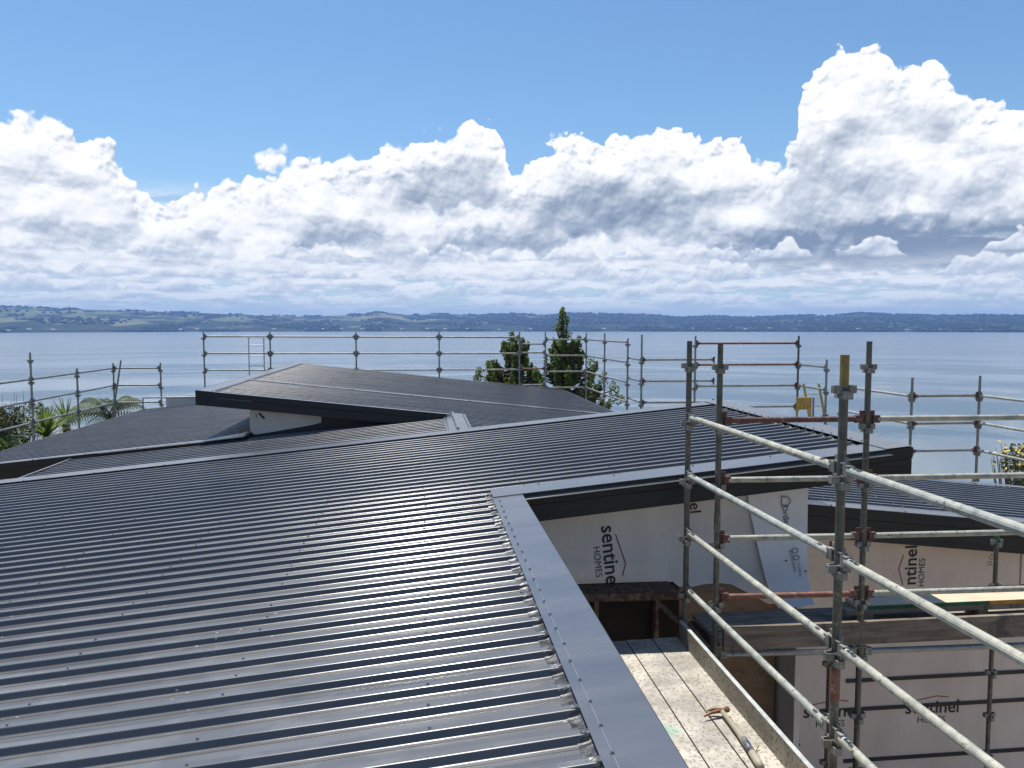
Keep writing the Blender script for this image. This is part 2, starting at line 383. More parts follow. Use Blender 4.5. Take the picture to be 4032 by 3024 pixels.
M['oldwood'] = mat('weathered_timber', rough=0.95, spec=0.15, fn=wood_fn((0.17, 0.15, 0.125), (0.33, 0.295, 0.245), (0.11, 0.10, 0.085)))
M['toewood'] = mat('dark_toe_board', rough=0.95, spec=0.15, fn=wood_fn((0.14, 0.11, 0.085), (0.26, 0.215, 0.165), (0.10, 0.09, 0.085)))
M['newwood'] = mat('fresh_timber', rough=0.7, fn=wood_fn((0.52, 0.40, 0.27), (0.62, 0.50, 0.36), (0.46, 0.36, 0.25)))
M['ply'] = mat('brown_plywood', rough=0.8, fn=wood_fn((0.18, 0.115, 0.07), (0.24, 0.16, 0.10), (0.15, 0.095, 0.06), (2, 8, 8)))
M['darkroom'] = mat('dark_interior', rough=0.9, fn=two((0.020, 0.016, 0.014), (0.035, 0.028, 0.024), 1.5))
M['edge_green'] = mat('green_edge_paint', rough=0.6, fn=two((0.015, 0.085, 0.035), (0.03, 0.13, 0.06), 12))
M['edge_orange'] = mat('orange_edge_paint', rough=0.6, fn=two((0.42, 0.19, 0.02), (0.55, 0.27, 0.04), 12))
def plank_fn(vert):
    def fn(t, b):
        p = pos(t); x, y, z = t.sep(p)
        u = z if vert else x
        # raised chequer dashes turning direction from block to block
        bu = t.m('FLOOR', t.mul(u, 1/0.058)); bv = t.m('FLOOR', t.mul(y, 1/0.115))
        par = t.m('PINGPONG', t.add(bu, bv), 1.0)
        A = t.voro(t.xyz(t.mul(u, 13), t.mul(y, 36), par), 1.0, feature='F1', dim='2D')
        B = t.voro(t.xyz(t.mul(u, 36), t.mul(y, 13), par), 1.0, feature='F1', dim='2D')
        wob = t.noise(p, 60, 3, 0.6)
        A = t.add(A, t.mul(t.sub(wob, 0.5), 0.35)); B = t.add(B, t.mul(t.sub(wob, 0.5), 0.35))
        d = t.mix(par, t.xyz(A, A, A), t.xyz(B, B, B)); dd = t.sep(d)[0]
        mark = t.ss(dd, 0.27, 0.19)
        n = t.noise(p, 4.0, 5.0, 0.6); n2 = t.noise(p, 22.0, 4.0, 0.65)
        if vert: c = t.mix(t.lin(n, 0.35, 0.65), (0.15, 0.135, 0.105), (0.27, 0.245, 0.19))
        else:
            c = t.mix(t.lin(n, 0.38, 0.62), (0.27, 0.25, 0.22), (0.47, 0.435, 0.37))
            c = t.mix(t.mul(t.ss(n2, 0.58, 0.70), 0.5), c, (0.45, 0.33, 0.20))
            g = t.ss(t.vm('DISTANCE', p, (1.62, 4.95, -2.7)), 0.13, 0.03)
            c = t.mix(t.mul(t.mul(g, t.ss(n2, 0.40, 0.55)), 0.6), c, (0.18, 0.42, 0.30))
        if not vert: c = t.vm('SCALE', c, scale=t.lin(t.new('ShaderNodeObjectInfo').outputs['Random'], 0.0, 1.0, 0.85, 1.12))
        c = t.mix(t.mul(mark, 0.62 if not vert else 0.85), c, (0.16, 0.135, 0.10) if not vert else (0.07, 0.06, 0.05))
        t.l.new(c, b.inputs['Base Color'])
        bump(t, b, t.sub(1.0, mark), 0.4, 0.003)
    return fn
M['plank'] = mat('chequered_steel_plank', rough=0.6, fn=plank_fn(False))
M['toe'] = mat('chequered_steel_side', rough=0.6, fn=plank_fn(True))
M['toetop'] = mat('toe_board_edge', rough=0.55, fn=two((0.34, 0.36, 0.35), (0.48, 0.49, 0.46), 14, bs=0.2))
M['rustplank'] = mat('rusted_steel_plank', rough=0.8, fn=two((0.055, 0.028, 0.018), (0.17, 0.10, 0.065), 26, 0.42, 0.62, 6, bs=0.6))
M['yellow'] = mat('yellow_plastic', rough=0.5, fn=two((0.42, 0.26, 0.05), (0.52, 0.34, 0.09), 8))
M['ladder'] = mat('yellow_fibreglass', rough=0.5, fn=two((0.34, 0.31, 0.10), (0.46, 0.41, 0.16), 6))
M['alu'] = mat('aluminium', (0.55, 0.56, 0.57), 0.35, 0.8)
M['hammer_steel'] = mat('rusty_hammer_head', rough=0.7, fn=two((0.17, 0.075, 0.04), (0.28, 0.135, 0.075), 40))
M['handle'] = mat('worn_ash_handle', rough=0.6, fn=wood_fn((0.30, 0.27, 0.20), (0.40, 0.36, 0.28), (0.24, 0.22, 0.17), (10, 1.5, 10)))
M['blue'] = mat('blue_grip_paint', rough=0.5, fn=two((0.03, 0.04, 0.10), (0.20, 0.19, 0.17), 34))
def leaf_mat(name, c0, c1, c2, sc=3.0):
    def fn(t, b):
        p = pos(t); n = t.noise(p, sc, 3.0, 0.6); n2 = t.noise(p, 23.0, 1.0)
        c = t.mix(t.lin(n, 0.35, 0.65), c0, c1); c = t.mix(t.ss(n2, 0.55, 0.7), c, c2)
        t.l.new(c, b.inputs['Base Color'])
        tr = t.new('ShaderNodeBsdfTranslucent'); t.l.new(t.vm('MULTIPLY', c, (1.4, 1.5, 0.7)), tr.inputs['Color'])
        mx = t.new('ShaderNodeMixShader'); mx.inputs[0].default_value = 0.42
        t.l.new(b.outputs[0], mx.inputs[1]); t.l.new(tr.outputs[0], mx.inputs[2])
        t.l.new(mx.outputs[0], t.n['Material Output'].inputs['Surface'])
    return mat(name, rough=0.55, spec=0.35, fn=fn)
M['leaf'] = leaf_mat('ginkgo_leaf', (0.066, 0.095, 0.030), (0.13, 0.17, 0.052), (0.20, 0.235, 0.09))
M['leafdk'] = leaf_mat('shrub_leaf', (0.035, 0.05, 0.025), (0.075, 0.085, 0.04), (0.12, 0.10, 0.06))
M['spike'] = leaf_mat('cabbage_leaf', (0.07, 0.12, 0.03), (0.17, 0.22, 0.07), (0.30, 0.30, 0.13), 4.0)
M['spikedry'] = leaf_mat('dry_leaf', (0.22, 0.16, 0.05), (0.34, 0.25, 0.08), (0.18, 0.09, 0.05), 4.0)
M['frond'] = leaf_mat('palm_leaf', (0.03, 0.06, 0.025), (0.07, 0.10, 0.05), (0.16, 0.19, 0.12), 4.0)
M['flower'] = mat('yellow_flower', (0.55, 0.42, 0.10), 0.6)
M['flowerw'] = mat('white_flower', (0.62, 0.60, 0.50), 0.6)
M['bark'] = mat('bark', rough=0.9, fn=two((0.06, 0.045, 0.035), (0.13, 0.10, 0.08), 9, bs=0.5, bd=0.02))
M['neigh'] = mat('grey_roof_tiles', rough=0.8, fn=two((0.20, 0.19, 0.18), (0.30, 0.29, 0.27), 3))
M['neighwall'] = mat('cream_weatherboard', rough=0.8, fn=two((0.50, 0.47, 0.40), (0.58, 0.55, 0.48), 2))
M['hwall'] = mat('white_house_wall', (0.42, 0.41, 0.39), 0.8)
M['hroof'] = mat('far_house_roof', (0.30, 0.28, 0.27), 0.7)
M['woods'] = mat('far_woods', rough=0.9, spec=0.1, fn=two((0.010, 0.018, 0.012), (0.024, 0.036, 0.020), 0.02))
def hill_fn(t, b):
    p = pos(t); x, y, z = t.sep(p)
    n = t.noise(t.vm('MULTIPLY', p, (0.0022, 0.0012, 0.006)), 1.0, 6.0, 0.6)
    n2 = t.noise(t.vm('MULTIPLY', p, (0.009, 0.004, 0.02)), 1.0, 5.0, 0.6)
    forest = t.mix(t.lin(n2, 0.35, 0.65), (0.012, 0.022, 0.013), (0.028, 0.042, 0.020))
    v = t.voro(t.vm('MULTIPLY', p, (0.0042, 0.0014, 0.0)), 1.0, feature='F1', out='Color')
    fr = t.sep(v)[0]
    field = t.mix(fr, (0.17, 0.155, 0.080), (0.085, 0.12, 0.040))
    side = t.lin(x, -2600.0, 1200.0, -0.035, 0.09)                  # more pasture towards the west shore
    f = t.ss(t.add(t.mul(n, 0.7), t.mul(n2, 0.35)), t.add(side, 0.515), t.add(side, 0.555))
    f = t.mul(f, t.ss(z, -14.0, 4.0))
    t.l.new(t.mix(f, forest, field), b.inputs['Base Color'])
M['hill'] = mat('hill_country', rough=0.95, spec=0.1, fn=hill_fn)
def ground_fn(t, b):
    p = pos(t); n = t.noise(p, 0.8, 5.0, 0.6); n2 = t.noise(p, 3.0, 5.0, 0.65)
    lawn = t.mix(t.lin(n, 0.4, 0.6), (0.045, 0.062, 0.020), (0.10, 0.095, 0.045))
    clay = t.mix(t.lin(n2, 0.35, 0.65), (0.30, 0.235, 0.16), (0.44, 0.36, 0.26))     # stripped building site, out of view; pale clay put in for warm bounce
    d = t.vm('DISTANCE', p, (1.0, 8.0, -6.2))
    t.l.new(t.mix(t.ss(t.add(d, t.mul(n, 6.0)), 21.0, 17.0), lawn, clay), b.inputs['Base Color'])
M['ground'] = mat('sloping_lawn', rough=0.95, spec=0.1, fn=ground_fn)
def lake_fn(t, b):
    p = pos(t); x, y, z = t.sep(p)
    rip = t.noise(t.vm('MULTIPLY', p, (0.9, 1.5, 1.0)), 1.0, 4.0, 0.62)
    chop = t.noise(t.vm('MULTIPLY', p, (0.16, 0.34, 1.0)), 1.0, 3.0, 0.6)
    d = t.m('SQRT', t.add(t.mul(x, x), t.mul(y, y)))
    # calm lanes and wind lanes lying across the view
    sl = t.noise(t.xyz(t.mul(t.m('ARCTAN2', x, y), 2.2), t.mul(t.m('LOGARITHM', d, 2.71828), 6.5)), 1.0, 6.0, 0.62, 2.1, 0.3, '2D')
    st = t.lin(sl, 0.43, 0.57, 0.06, 1.0)
    n = t.new('ShaderNodeBump'); n.inputs['Distance'].default_value = 0.35
    t.l.new(t.mul(st, t.lin(d, 60.0, 1600.0, 0.85, 0.55)), n.inputs['Strength'])
    t.l.new(t.add(t.mul(rip, 0.5), chop), n.inputs['Height'])
    t.l.new(n.outputs[0], b.inputs['Normal'])
    t.l.new(t.lin(d, 100.0, 1500.0, 0.10, 0.16), b.inputs['Roughness'])
M['lake'] = mat('lake_water', (0.050, 0.095, 0.130), 0.15, 0.0, 0.5, lake_fn)
M['lake'].node_tree.nodes['Principled BSDF'].inputs['IOR'].default_value = 1.333

# ---------------------------------------------------------------- the setting: lake, ground, far hills
LAKE = -20.0
def ground_z(x, y):
    d = y - 6.0
    z = -6.2 if d < 4 else -6.2 - (d - 4)*0.24
    return max(z, -23.0) + 0.25*mnoise.noise((x*0.07, y*0.07, 0))
mb = MB(); R = 8800.0
ring = [(R*math.sin(2*math.pi*k/96), R*math.cos(2*math.pi*k/96), LAKE) for k in range(96)]
mb.v = ring[::-1]; mb.f = [tuple(range(96))]
mb.build('lake', M['lake'], kind='structure', label='broad blue lake reaching to the far shore', )
mb = MB(); nx, ny = 61, 70
xs = [-400 + 800*i/(nx-1) for i in range(nx)]; ys = [-300 + 390*(j/(ny-1)) for j in range(ny)]
for yy in ys:
    for xx in xs:
        d = math.hypot(xx, 0)
        mb.v.append((xx, yy, ground_z(xx, yy)))
for j in range(ny-1):
    for i in range(nx-1):
        a = j*nx + i; mb.f.append((a, a+1, a+nx+1, a+nx))
mb.build('ground', M['ground'], smooth=True, kind='structure')

RIDGE = [(-40, 43), (-30, 43), (-26, 42), (-20, 37), (-15, 34), (-11, 30), (-8.5, 27), (-7, 28), (-4, 32), (-3.2, 36), (-2, 35), (-1, 31), (2, 34), (4, 31), (6.5, 34), (8.3, 31), (10, 35), (14, 32), (16.3, 31), (18.7, 25), (20, 30), (23, 25), (27.3, 30), (28, 27), (30.4, 33), (32, 30), (34.5, 26), (37, 27), (42, 25), (55, 28), (75, 22)]
RIDGE = [(a, h - 5.5) for a, h in RIDGE]
def ridge(a):
    for (a0, h0), (a1, h1) in zip(RIDGE, RIDGE[1:]):
        if a0 <= a <= a1: return h0 + (h1 - h0)*(a - a0)/(a1 - a0)
    return RIDGE[0][1] if a < RIDGE[0][0] else RIDGE[-1][1]
SHORE = 3820.0
def shore_r(a):   # the western shore comes closer
    return SHORE*(1.0 - 0.10*max(0.0, min(1.0, (-14 - a)/14.0))) + 60*mnoise.noise((a*0.35, 0, 3)) + 25*mnoise.noise((a*1.6, 2, 3))
def hill_z(a, r):
    t_ = (r - shore_r(a))/2300.0
    if t_ <= 0: return LAKE - 2.0
    h = ridge(a)/1703.0*(r + 0)*1.0
    prof = min(1.0, t_*1.05)**0.75 if t_ < 1 else 1.0 - 0.5*(t_ - 1)
    n = mnoise.fractal((math.sin(math.radians(a))*r*0.0016, math.cos(math.radians(a))*r*0.0016, 1.0), 1.0, 2.0, 5)
    n2 = mnoise.fractal((math.sin(math.radians(a))*r*0.008, math.cos(math.radians(a))*r*0.008, 4.0), 1.0, 2.0, 3)
    z = LAKE + 1.2 + (h - LAKE)*prof*(1.0 + 0.10*n*(1 if t_ < 0.9 else 0.25)) + 3.0*n2*min(1, t_*4)
    return z
mb = MB(); na, nr = 560, 30
A = [-85 + 175*i/(na-1) for i in range(na)]
for j in range(nr):
    for a in A:
        r = shore_r(a) - 30 + 3300.0*(j/(nr-1))**1.5
        mb.v.append((math.sin(math.radians(a))*r, math.cos(math.radians(a))*r, hill_z(a, r)))
for j in range(nr-1):
    for i in range(na-1):
        q = j*na + i; mb.f.append((q, q+1, q+na+1, q+na))
mb.build('hills', M['hill'], smooth=True, kind='structure', label='low blue hills along the far shore')
# woods and shelter belts on the hills, too far off to tell the trees apart
mb = MB()
ico = [(0,0,1.0),(0.9,0,0.35),(0.28,0.86,0.35),(-0.73,0.53,0.35),(-0.73,-0.53,0.35),(0.28,-0.86,0.35),(0,0,-0.5)]
icf = [(0,1,2),(0,2,3),(0,3,4),(0,4,5),(0,5,1),(6,2,1),(6,3,2),(6,4,3),(6,5,4),(6,1,5)]
cnt = 0
while cnt < 9000:
    a = rng.uniform(-36, 48); u = rng.random(); r = shore_r(a) + 15 + 2300*u**1.3
    if rng.random() < 0.16: r = shore_r(a) + rng.uniform(5, 60)
    elif rng.random() < 0.12: r = shore_r(a) + rng.uniform(2150, 2330)
    n = mnoise.fractal((math.sin(math.radians(a))*r*0.004, math.cos(math.radians(a))*r*0.0016, 9.0), 1.0, 2.0, 3)
    if n < rng.uniform(0.0, 0.22) - (0.32 if a > 3 else 0): continue
    s = rng.uniform(7, 17)*(0.75 if r < shore_r(a) + 120 else 1.0); x, y = math.sin(math.radians(a))*r, math.cos(math.radians(a))*r
    z = hill_z(a, r); i = len(mb.v); sz = s*rng.uniform(0.7, 1.25)
    mb.v += [(x + p[0]*s, y + p[1]*s, z + (p[2]*0.6 + 0.15)*sz) for p in ico]
    mb.f += [tuple(i + k for k in f) for f in icf]; cnt += 1
mb.build('far_woods', M['woods'], kind='stuff', label='dark woods and shelter belts on the far hills', cat='woods')
# scattered houses along the far shore
hm = MB().box(-9, 9, -5, 5, 0, 5.0).mesh('wall', M['hwall'])
hr = MB().hexa([(-10, -6, 5), (10, -6, 5), (10, 6, 5), (-10, 6, 5)], [(-9.5, -0.3, 8.4), (9.5, -0.3, 8.4), (9.5, 0.3, 8.4), (-9.5, 0.3, 8.4)]).mesh('roof', M['hroof'])
HOUSES = [(-26.0, 30), (-24.9, 45), (-23.6, 60), (-16.2, 40), (-15.2, 60), (-13.0, 50), (-10.2, 80), (-8.0, 90), (-6.9, 60), (-5.6, 110), (-4.2, 70), (-2.8, 140), (-1.4, 60), (0.4, 90), (1.7, 60), (3.3, 110), (5.6, 60), (7.9, 60), (13.2, 90), (16.8, 50), (19.4, 130), (21.2, 80), (23.0, 60), (24.6, 150), (26.2, 90), (28.3, 60), (30.2, 120), (33.1, 70), (35.0, 100), (37.2, 60)]
for k, (a, dr) in enumerate(HOUSES):
    r = shore_r(a) + dr; p = (math.sin(math.radians(a))*r, math.cos(math.radians(a))*r, hill_z(a, r) - 0.5)
    o = thing('far_house', p, 'tiny pale house on the far shore of the lake', 'house', 'houses on the far shore')
    for nm, me in (('wall', hm), ('roof', hr)):
        q = bpy.data.objects.new(nm, me); coll.objects.link(q); q.parent = o
    o.rotation_euler = (0, 0, -math.radians(a) + rng.uniform(-0.5, 0.5))
    o.scale = (0.9, 0.9, rng.uniform(0.7, 1.2))
# the air over the lake
hz = mat('haze', fn=None); hz.node_tree.nodes.clear()
tt = NT(hz.node_tree); pv = tt.new('ShaderNodeVolumePrincipled'); pv.inputs['Color'].default_value = (0.27, 0.48, 0.94, 1); pv.inputs['Density'].default_value = 0.00012
pv.inputs['Anisotropy'].default_value = 0.1
oo = tt.new('ShaderNodeOutputMaterial'); tt.l.new(pv.outputs[0], oo.inputs['Volume'])
HAZE = MB().box(-9000, 9000, -9000, 9000, -30, 185).build('haze', hz, kind='stuff', label='thin blue haze over the lake', cat='haze')

# ---------------------------------------------------------------- the house under construction
T1, Z1 = 0.0971, -1.57            # main roof plane: rises to the right
T4 = 0.108; Z4 = -1.52 + T4*0.52  # upper roof plane: falls to the right
def z1(x): return Z1 + T1*x
def z4(x): return Z4 - T4*x
Z5 = -2.022 + T4*4.304
def z5(x): return Z5 - T4*x
PITCH, RIBH = 0.19, 0.029
def bend_profile():
    """one period of the trapezoid profile with rounded bends, as (y, z)"""
    raw = [(0.0, 0.0), (0.030, 0.0), (0.0325, 0.0016), (0.035, 0.0), (0.060, 0.0), (0.075, RIBH), (0.115, RIBH), (0.130, 0.0), (0.155, 0.0), (0.1575, 0.0016), (0.160, 0.0), (0.19, 0.0)]
    out = [raw[0]]
    for a, p, c in zip(raw, raw[1:], raw[2:]):
        if p[0] in (0.060, 0.075, 0.115, 0.130):
            r = {0.060: 0.006, 0.075: 0.006, 0.115: 0.005, 0.130: 0.011}[p[0]]
            for u in (-1, 1):
                pass
            va = Vector((a[0]-p[0], a[1]-p[1])).normalized()*r; vc = Vector((c[0]-p[0], c[1]-p[1])).normalized()*r
            P = Vector(p)
            for k in range(7):
                s_ = k/6; q = (P + va)*(1-s_)**2 + P*2*s_*(1-s_) + (P + vc)*s_**2
                out.append((q[0], q[1]))
        else: out.append(p)
    out.append(raw[-1]); return out
PROF = bend_profile()
def prof_z(y):
    u = y % PITCH
    for (a, za), (b, zb) in zip(PROF, PROF[1:]):
        if a <= u <= b: return za + (zb - za)*(u - a)/max(b - a, 1e-6)
    return 0.0
def sheet_mesh(name, x0, x1, zf, y0, n, material):
    mb = MB()
    pr = []
    for k in range(n):
        pr += [(y0 + k*PITCH + y, z) for (y, z) in (PROF if k == 0 else PROF[1:])]
    m = len(pr)
    for x in (x0, x1): mb.v += [(x, y, zf(x) + z) for y, z in pr]
    for k in range(m-1): mb.f.append((k, m + k, m + k + 1, k + 1))
    return mb.mesh(name, material)
def sheets(parent, x0, x1, zf, y0, y1, group=4, jitter=0.0018):
    k0 = round(y0/PITCH); k1 = round(y1/PITCH); k = k0
    while k < k1:
        n = min(group, k1 - k)
        place('roof_sheet', sheet_mesh('roof_sheet', x0, x1, (lambda x, j=rng.uniform(-jitter, jitter): zf(x) + j), k*PITCH, n, M['roof']), parent)
        k += n
def strip(parent, name, x0, x1, y0, y1, zf, up, th, material, label=None, **kw):
    mb = MB()
    lo = [(x, y, zf(x) + up - th) for x, y in ((x0, y0), (x1, y0), (x1, y1), (x0, y1))]
    mb.hexa(lo, [(a, b, c + th) for a, b, c in lo])
    return mb.build(name, material, parent, label=label, **kw)
SCREW = MB()
SCREW.tube([(0, 0, 0), (0, 0, 0.0025), (0, 0, 0.0026), (0, 0, 0.0085)], [0.0085, 0.0075, 0.0052, 0.0048], 8)
SCREW = SCREW.mesh('screw', M['screw'])
nscrew = {}
def screws(parent, pts, limit, big=1.0):
    """the nearest as single parts, the rest as one part"""
    pts = sorted(pts, key=lambda p: Vector(p).length); rest = MB()
    for p in pts[:limit]: place('screw', SCREW, parent, loc=p, scale=(1.0*big,)*3)
    for p in pts[limit:]:
        s = 1.25*big
        rest.tube([p, (p[0], p[1], p[2] + 0.003*s), (p[0], p[1], p[2] + 0.0085*s)], [0.0085*s, 0.007*s, 0.004*s], 6)
    if rest.v: rest.build('screws', M['screw'], parent, kind='stuff')

house = thing('house', (0, 12, -6.3), 'house under construction with dark ribbed steel roofs and white building wrap on its walls', 'house')

# main roof -------------------------------------------------------------
YB, YF = 6.72, 11.42             # barge line and far edge
XE = -6.2                        # low eave on the left, out of the picture
mb = MB()
for x0, x1, y0, y1 in ((XE, 0.83, -3.5, YB), (XE, 4.44, YB, YF - 0.02)):
    lo = [(x, y, z1(x) - 0.05) for x, y in ((x0, y0), (x1, y0), (x1, y1), (x0, y1))]
    mb.hexa(lo, [(a, b, c + 0.045) for a, b, c in lo])
roof = mb.build('roof', M['under'], house, label='wide main roof of dark ribbed steel rising to the right')
k6 = math.floor(6.80/PITCH)
sheets(roof, XE, 0.622, z1, -3.42, k6*PITCH)
sheets(roof, XE, 4.25, z1, k6*PITCH, 11.21)
FH = RIBH + 0.008
strip(roof, 'ridge_flashing', 0.60, 0.862, -3.5, YB + 0.002, z1, FH, 0.004, M['flash'])
strip(roof, 'barge_flashing', 0.606, 4.222, YB, 7.045, z1, FH + 0.007, 0.004, M['flash'])
strip(roof, 'ridge_flashing', 4.224, 4.475, YB, YF + 0.01, z1, FH + 0.013, 0.004, M['flash'])
strip(roof, 'barge_flashing', XE, 4.26, 11.07, YF, z1, FH + 0.004, 0.004, M['flash'])
strip(roof, 'edge_trim', 0.858, 0.866, -3.5, YB, z1, FH - 0.002, 0.12, M['fascia'])
# fascia boards: a cap over a set-back lower board
def fascia_y(parent, x0, x1, y, zf, cap, low, side=-1, upz=FH):
    mb = MB(); th = 0.012*side
    mb.hexa([(x0, y, zf(x0) + upz - cap), (x1, y, zf(x1) + upz - cap), (x1, y - th*1.5, zf(x1) + upz - cap), (x0, y - th*1.5, zf(x0) + upz - cap)] if side > 0 else
            [(x0, y, zf(x0) + upz - cap), (x1, y, zf(x1) + upz - cap), (x1, y + 0.018, zf(x1) + upz - cap), (x0, y + 0.018, zf(x0) + upz - cap)],
            [(x0, y, zf(x0) + upz), (x1, y, zf(x1) + upz), (x1, y + 0.018, zf(x1) + upz), (x0, y + 0.018, zf(x0) + upz)])
    mb.build('fascia_cap', M['fascia'], parent)
    mb = MB()
    a, b = upz - cap + 0.006, upz - cap - low
    mb.hexa([(x0, y + 0.008, zf(x0) + b), (x1, y + 0.008, zf(x1) + b), (x1, y + 0.03, zf(x1) + b), (x0, y + 0.03, zf(x0) + b)],
            [(x0, y + 0.008, zf(x0) + a - 0.012), (x1, y + 0.008, zf(x1) + a - 0.012), (x1, y + 0.03, zf(x1) + a - 0.012), (x0, y + 0.03, zf(x0) + a - 0.012)])
    mb.build('fascia', M['fascia'], parent)
fascia_y(roof, 0.868, 4.478, YB - 0.004, z1, 0.105, 0.155)
MB().box(4.462, 4.478, YB + 0.03, YF, z1(4.47) - 0.22, z1(4.47) + FH + 0.008).build('fascia', M['fascia'], roof)
MB().box(XE - 0.03, XE, -3.5, YF, z1(XE) - 0.2, z1(XE) + 0.02).build('fascia', M['fascia'], roof)
mb = MB(); mb.quad((0.87, YB + 0.026, z1(0.87) - 0.20), (4.46, YB + 0.026, z1(4.46) - 0.20), (4.46, 7.1, z1(4.46) - 0.20), (0.87, 7.1, z1(0.87) - 0.20))
mb.build('soffit', M['fascia'], roof)
# crimped soft edging where the ribs run under the flashings
def soft_edge(x0, x1, y0, y1, zf):
    mb = MB(); n = int((y1 - y0)/0.0095); cols = 5
    for k in range(n + 1):
        y = y0 + (y1 - y0)*k/n; u = (y % PITCH); h = prof_z(y)
        crest = 1.0 if 0.065 < u < 0.135 else 0.0
        for c in range(cols):
            x = x0 + (x1 - x0)*c/(cols - 1)
            w = mnoise.noise((x*60, y*70, 1.0)); w2 = mnoise.noise((x*22, y*16, 5.0))
            x_ = x + 0.010*mnoise.noise((y*18, c*0.3, 2.0))*(1 if c == 0 else 0.25)
            mb.v.append((x_, y, zf(x_) + h*(0.86 + 0.14*c/(cols-1)) + 0.004 + (0.003*w*(0.25 + crest)) + 0.002*w2 + 0.008*(c/(cols-1))**2*(1-crest)))
    for k in range(n):
        for c in range(cols - 1):
            a = k*cols + c; mb.f.append((a, a + 1, a + cols + 1, a + cols))
    return mb.build('soft_edge', M['silver'], roof, smooth=False)
soft_edge(0.552, 0.606, 0.2, 6.98, z1)
soft_edge(4.165, 4.230, 7.06, 11.06, z1)
# screws: rows over the purlins, one on most ribs; rows along the flashings
P = []
for row, x in enumerate([0.02 - 0.905*k for k in range(-4, 7)]):
    for k in range(0, int(11.0/PITCH)):
        y = k*PITCH + 0.095
        if x > 0.5 and y < 7.1: continue
        if (k + row) % 4 == 2 or rng.random() < 0.05: continue
        P.append((x + rng.uniform(-0.012, 0.012), y, z1(x) + RIBH))
screws(roof, P, 200)
P = [(0.645 + rng.uniform(-0.005, 0.005), 1.0 + PITCH*k + 0.05, z1(0.645) + FH) for k in range(0, 30)]
P += [(x, 7.02, z1(x) + FH + 0.007) for x in (1.05, 1.75, 2.5, 3.25, 3.95)] + [(4.262, 7.2 + PITCH*k, z1(4.262) + FH + 0.013) for k in range(20)]
P += [(x, 11.10, z1(x) + FH + 0.004) for x in (-5.3, -4.4, -3.5, -2.6, -1.7, -0.8, 0.1, 1.1, 2.1, 3.1)]
screws(roof, P, 70, 1.2)
MB().quad((0.6435, 0.5, z1(0.6435) + FH + 0.0012), (0.6465, 0.5, z1(0.6465) + FH + 0.0012), (0.6465, 5.0, z1(0.6465) + FH + 0.0012), (0.6435, 5.0, z1(0.6435) + FH + 0.0012)).build('chalk_line', M['chalk'], roof)
MB().quad((0.61, YB + 0.001, z1(0.61) + FH + 0.0015), (0.86, YB + 0.001, z1(0.86) + FH + 0.0015), (0.86, YB - 0.004, z1(0.86) + FH + 0.0015), (0.61, YB - 0.004, z1(0.61) + FH + 0.0015)).build('sealant_line', M['chalk'], roof)

# middle strip of roof behind the main one --------------------------------
ZS = -0.03
def z2(x): return z1(x) + ZS
mb = MB(); lo = [(x, y, z2(x) - 0.05) for x, y in ((-5.58, 11.43), (0.5, 11.43), (0.5, 13.74), (-5.58, 13.74))]
mb.hexa(lo, [(a, b, c + 0.045) for a, b, c in lo])
roof2 = mb.build('roof', M['under'], house, label='narrow strip of ribbed roof between two pale flashings')
sheets(roof2, -5.58, 0.44, z2, 11.40, 13.68)
MB().box(-5.61, -5.575, 11.43, 13.3, z2(-5.58) - 0.12, z2(-5.58) + 0.045).build('eave_trim', M['flash'], roof2)
strip(roof2, 'ridge_flashing', 0.36, 0.515, 11.43, 13.62, z2, FH + 0.006, 0.004, M['flash'])
MB().hexa([(0.50, 11.43, z2(.5) + FH), (0.545, 11.43, z2(.5) + FH), (0.545, 13.6, z2(.5) + FH), (0.50, 13.6, z2(.5) + FH)],
          [(0.508, 11.43, z2(.5) + FH + 0.06), (0.537, 11.43, z2(.5) + FH + 0.06), (0.537, 13.6, z2(.5) + FH + 0.06), (0.508, 13.6, z2(.5) + FH + 0.06)]).build('ridge_cap', M['flash'], roof2)
screws(roof2, [(0.39, 11.5 + PITCH*k, z2(0.39) + FH + 0.006) for k in range(11)] + [(x, 11.5 + PITCH*k + 0.005, z2(x) + RIBH) for x in (-0.9, -1.8, -2.7, -3.6, -4.5) for k in (1, 3, 4, 6, 8, 9)], 11, 1.2)

# left roof ---------------------------------------------------------------
def z3(x): return z1(x) + 0.015
mb = MB(); lo = [(x, y, z3(x) - 0.05) for x, y in ((-7.65, 13.28), (-2.9, 13.28), (-2.9, 22.8), (-7.65, 22.8))]
mb.hexa(lo, [(a, b, c + 0.045) for a, b, c in lo])
roof3 = mb.build('roof', M['under'], house, label='left ribbed roof running down to the palms')
sheets(roof3, -7.65, -2.92, z3, 13.49, 22.8)
strip(roof3, 'barge_flashing', -7.66, -2.92, 13.27, 13.50, z3, FH + 0.004, 0.004, M['flash'])
strip(roof3, 'barge_flashing', -7.66, -2.92, 22.68, 22.86, z3, FH + 0.004, 0.004, M['flash'])
MB().box(-7.70, -7.652, 13.27, 22.86, z3(-7.65) - 0.14, z3(-7.65) + 0.030).build('gutter', M['fascia'], roof3)
fascia_y(roof3, -7.66, -5.2, 13.262, z3, 0.10, 0.20)
MB().quad((-7.6, 13.3, -6.3), (-5.2, 13.3, -6.3), (-5.2, 13.3, z3(-5.2) - 0.05), (-7.6, 13.3, z3(-7.6) - 0.05)).build('side_wall', M['apron'], roof3)
mb = MB(); zc = lambda x: z3(x) + FH + 0.02
mb.hexa([(-3.55, 13.30, zc(-3.55)), (-2.92, 13.30, zc(-2.92)), (-2.92, 13.68, zc(-2.92) + 0.015)], [(-3.55, 13.30, zc(-3.55) + 0.004), (-2.92, 13.30, zc(-2.92) + 0.004), (-2.92, 13.68, zc(-2.92) + 0.019)])
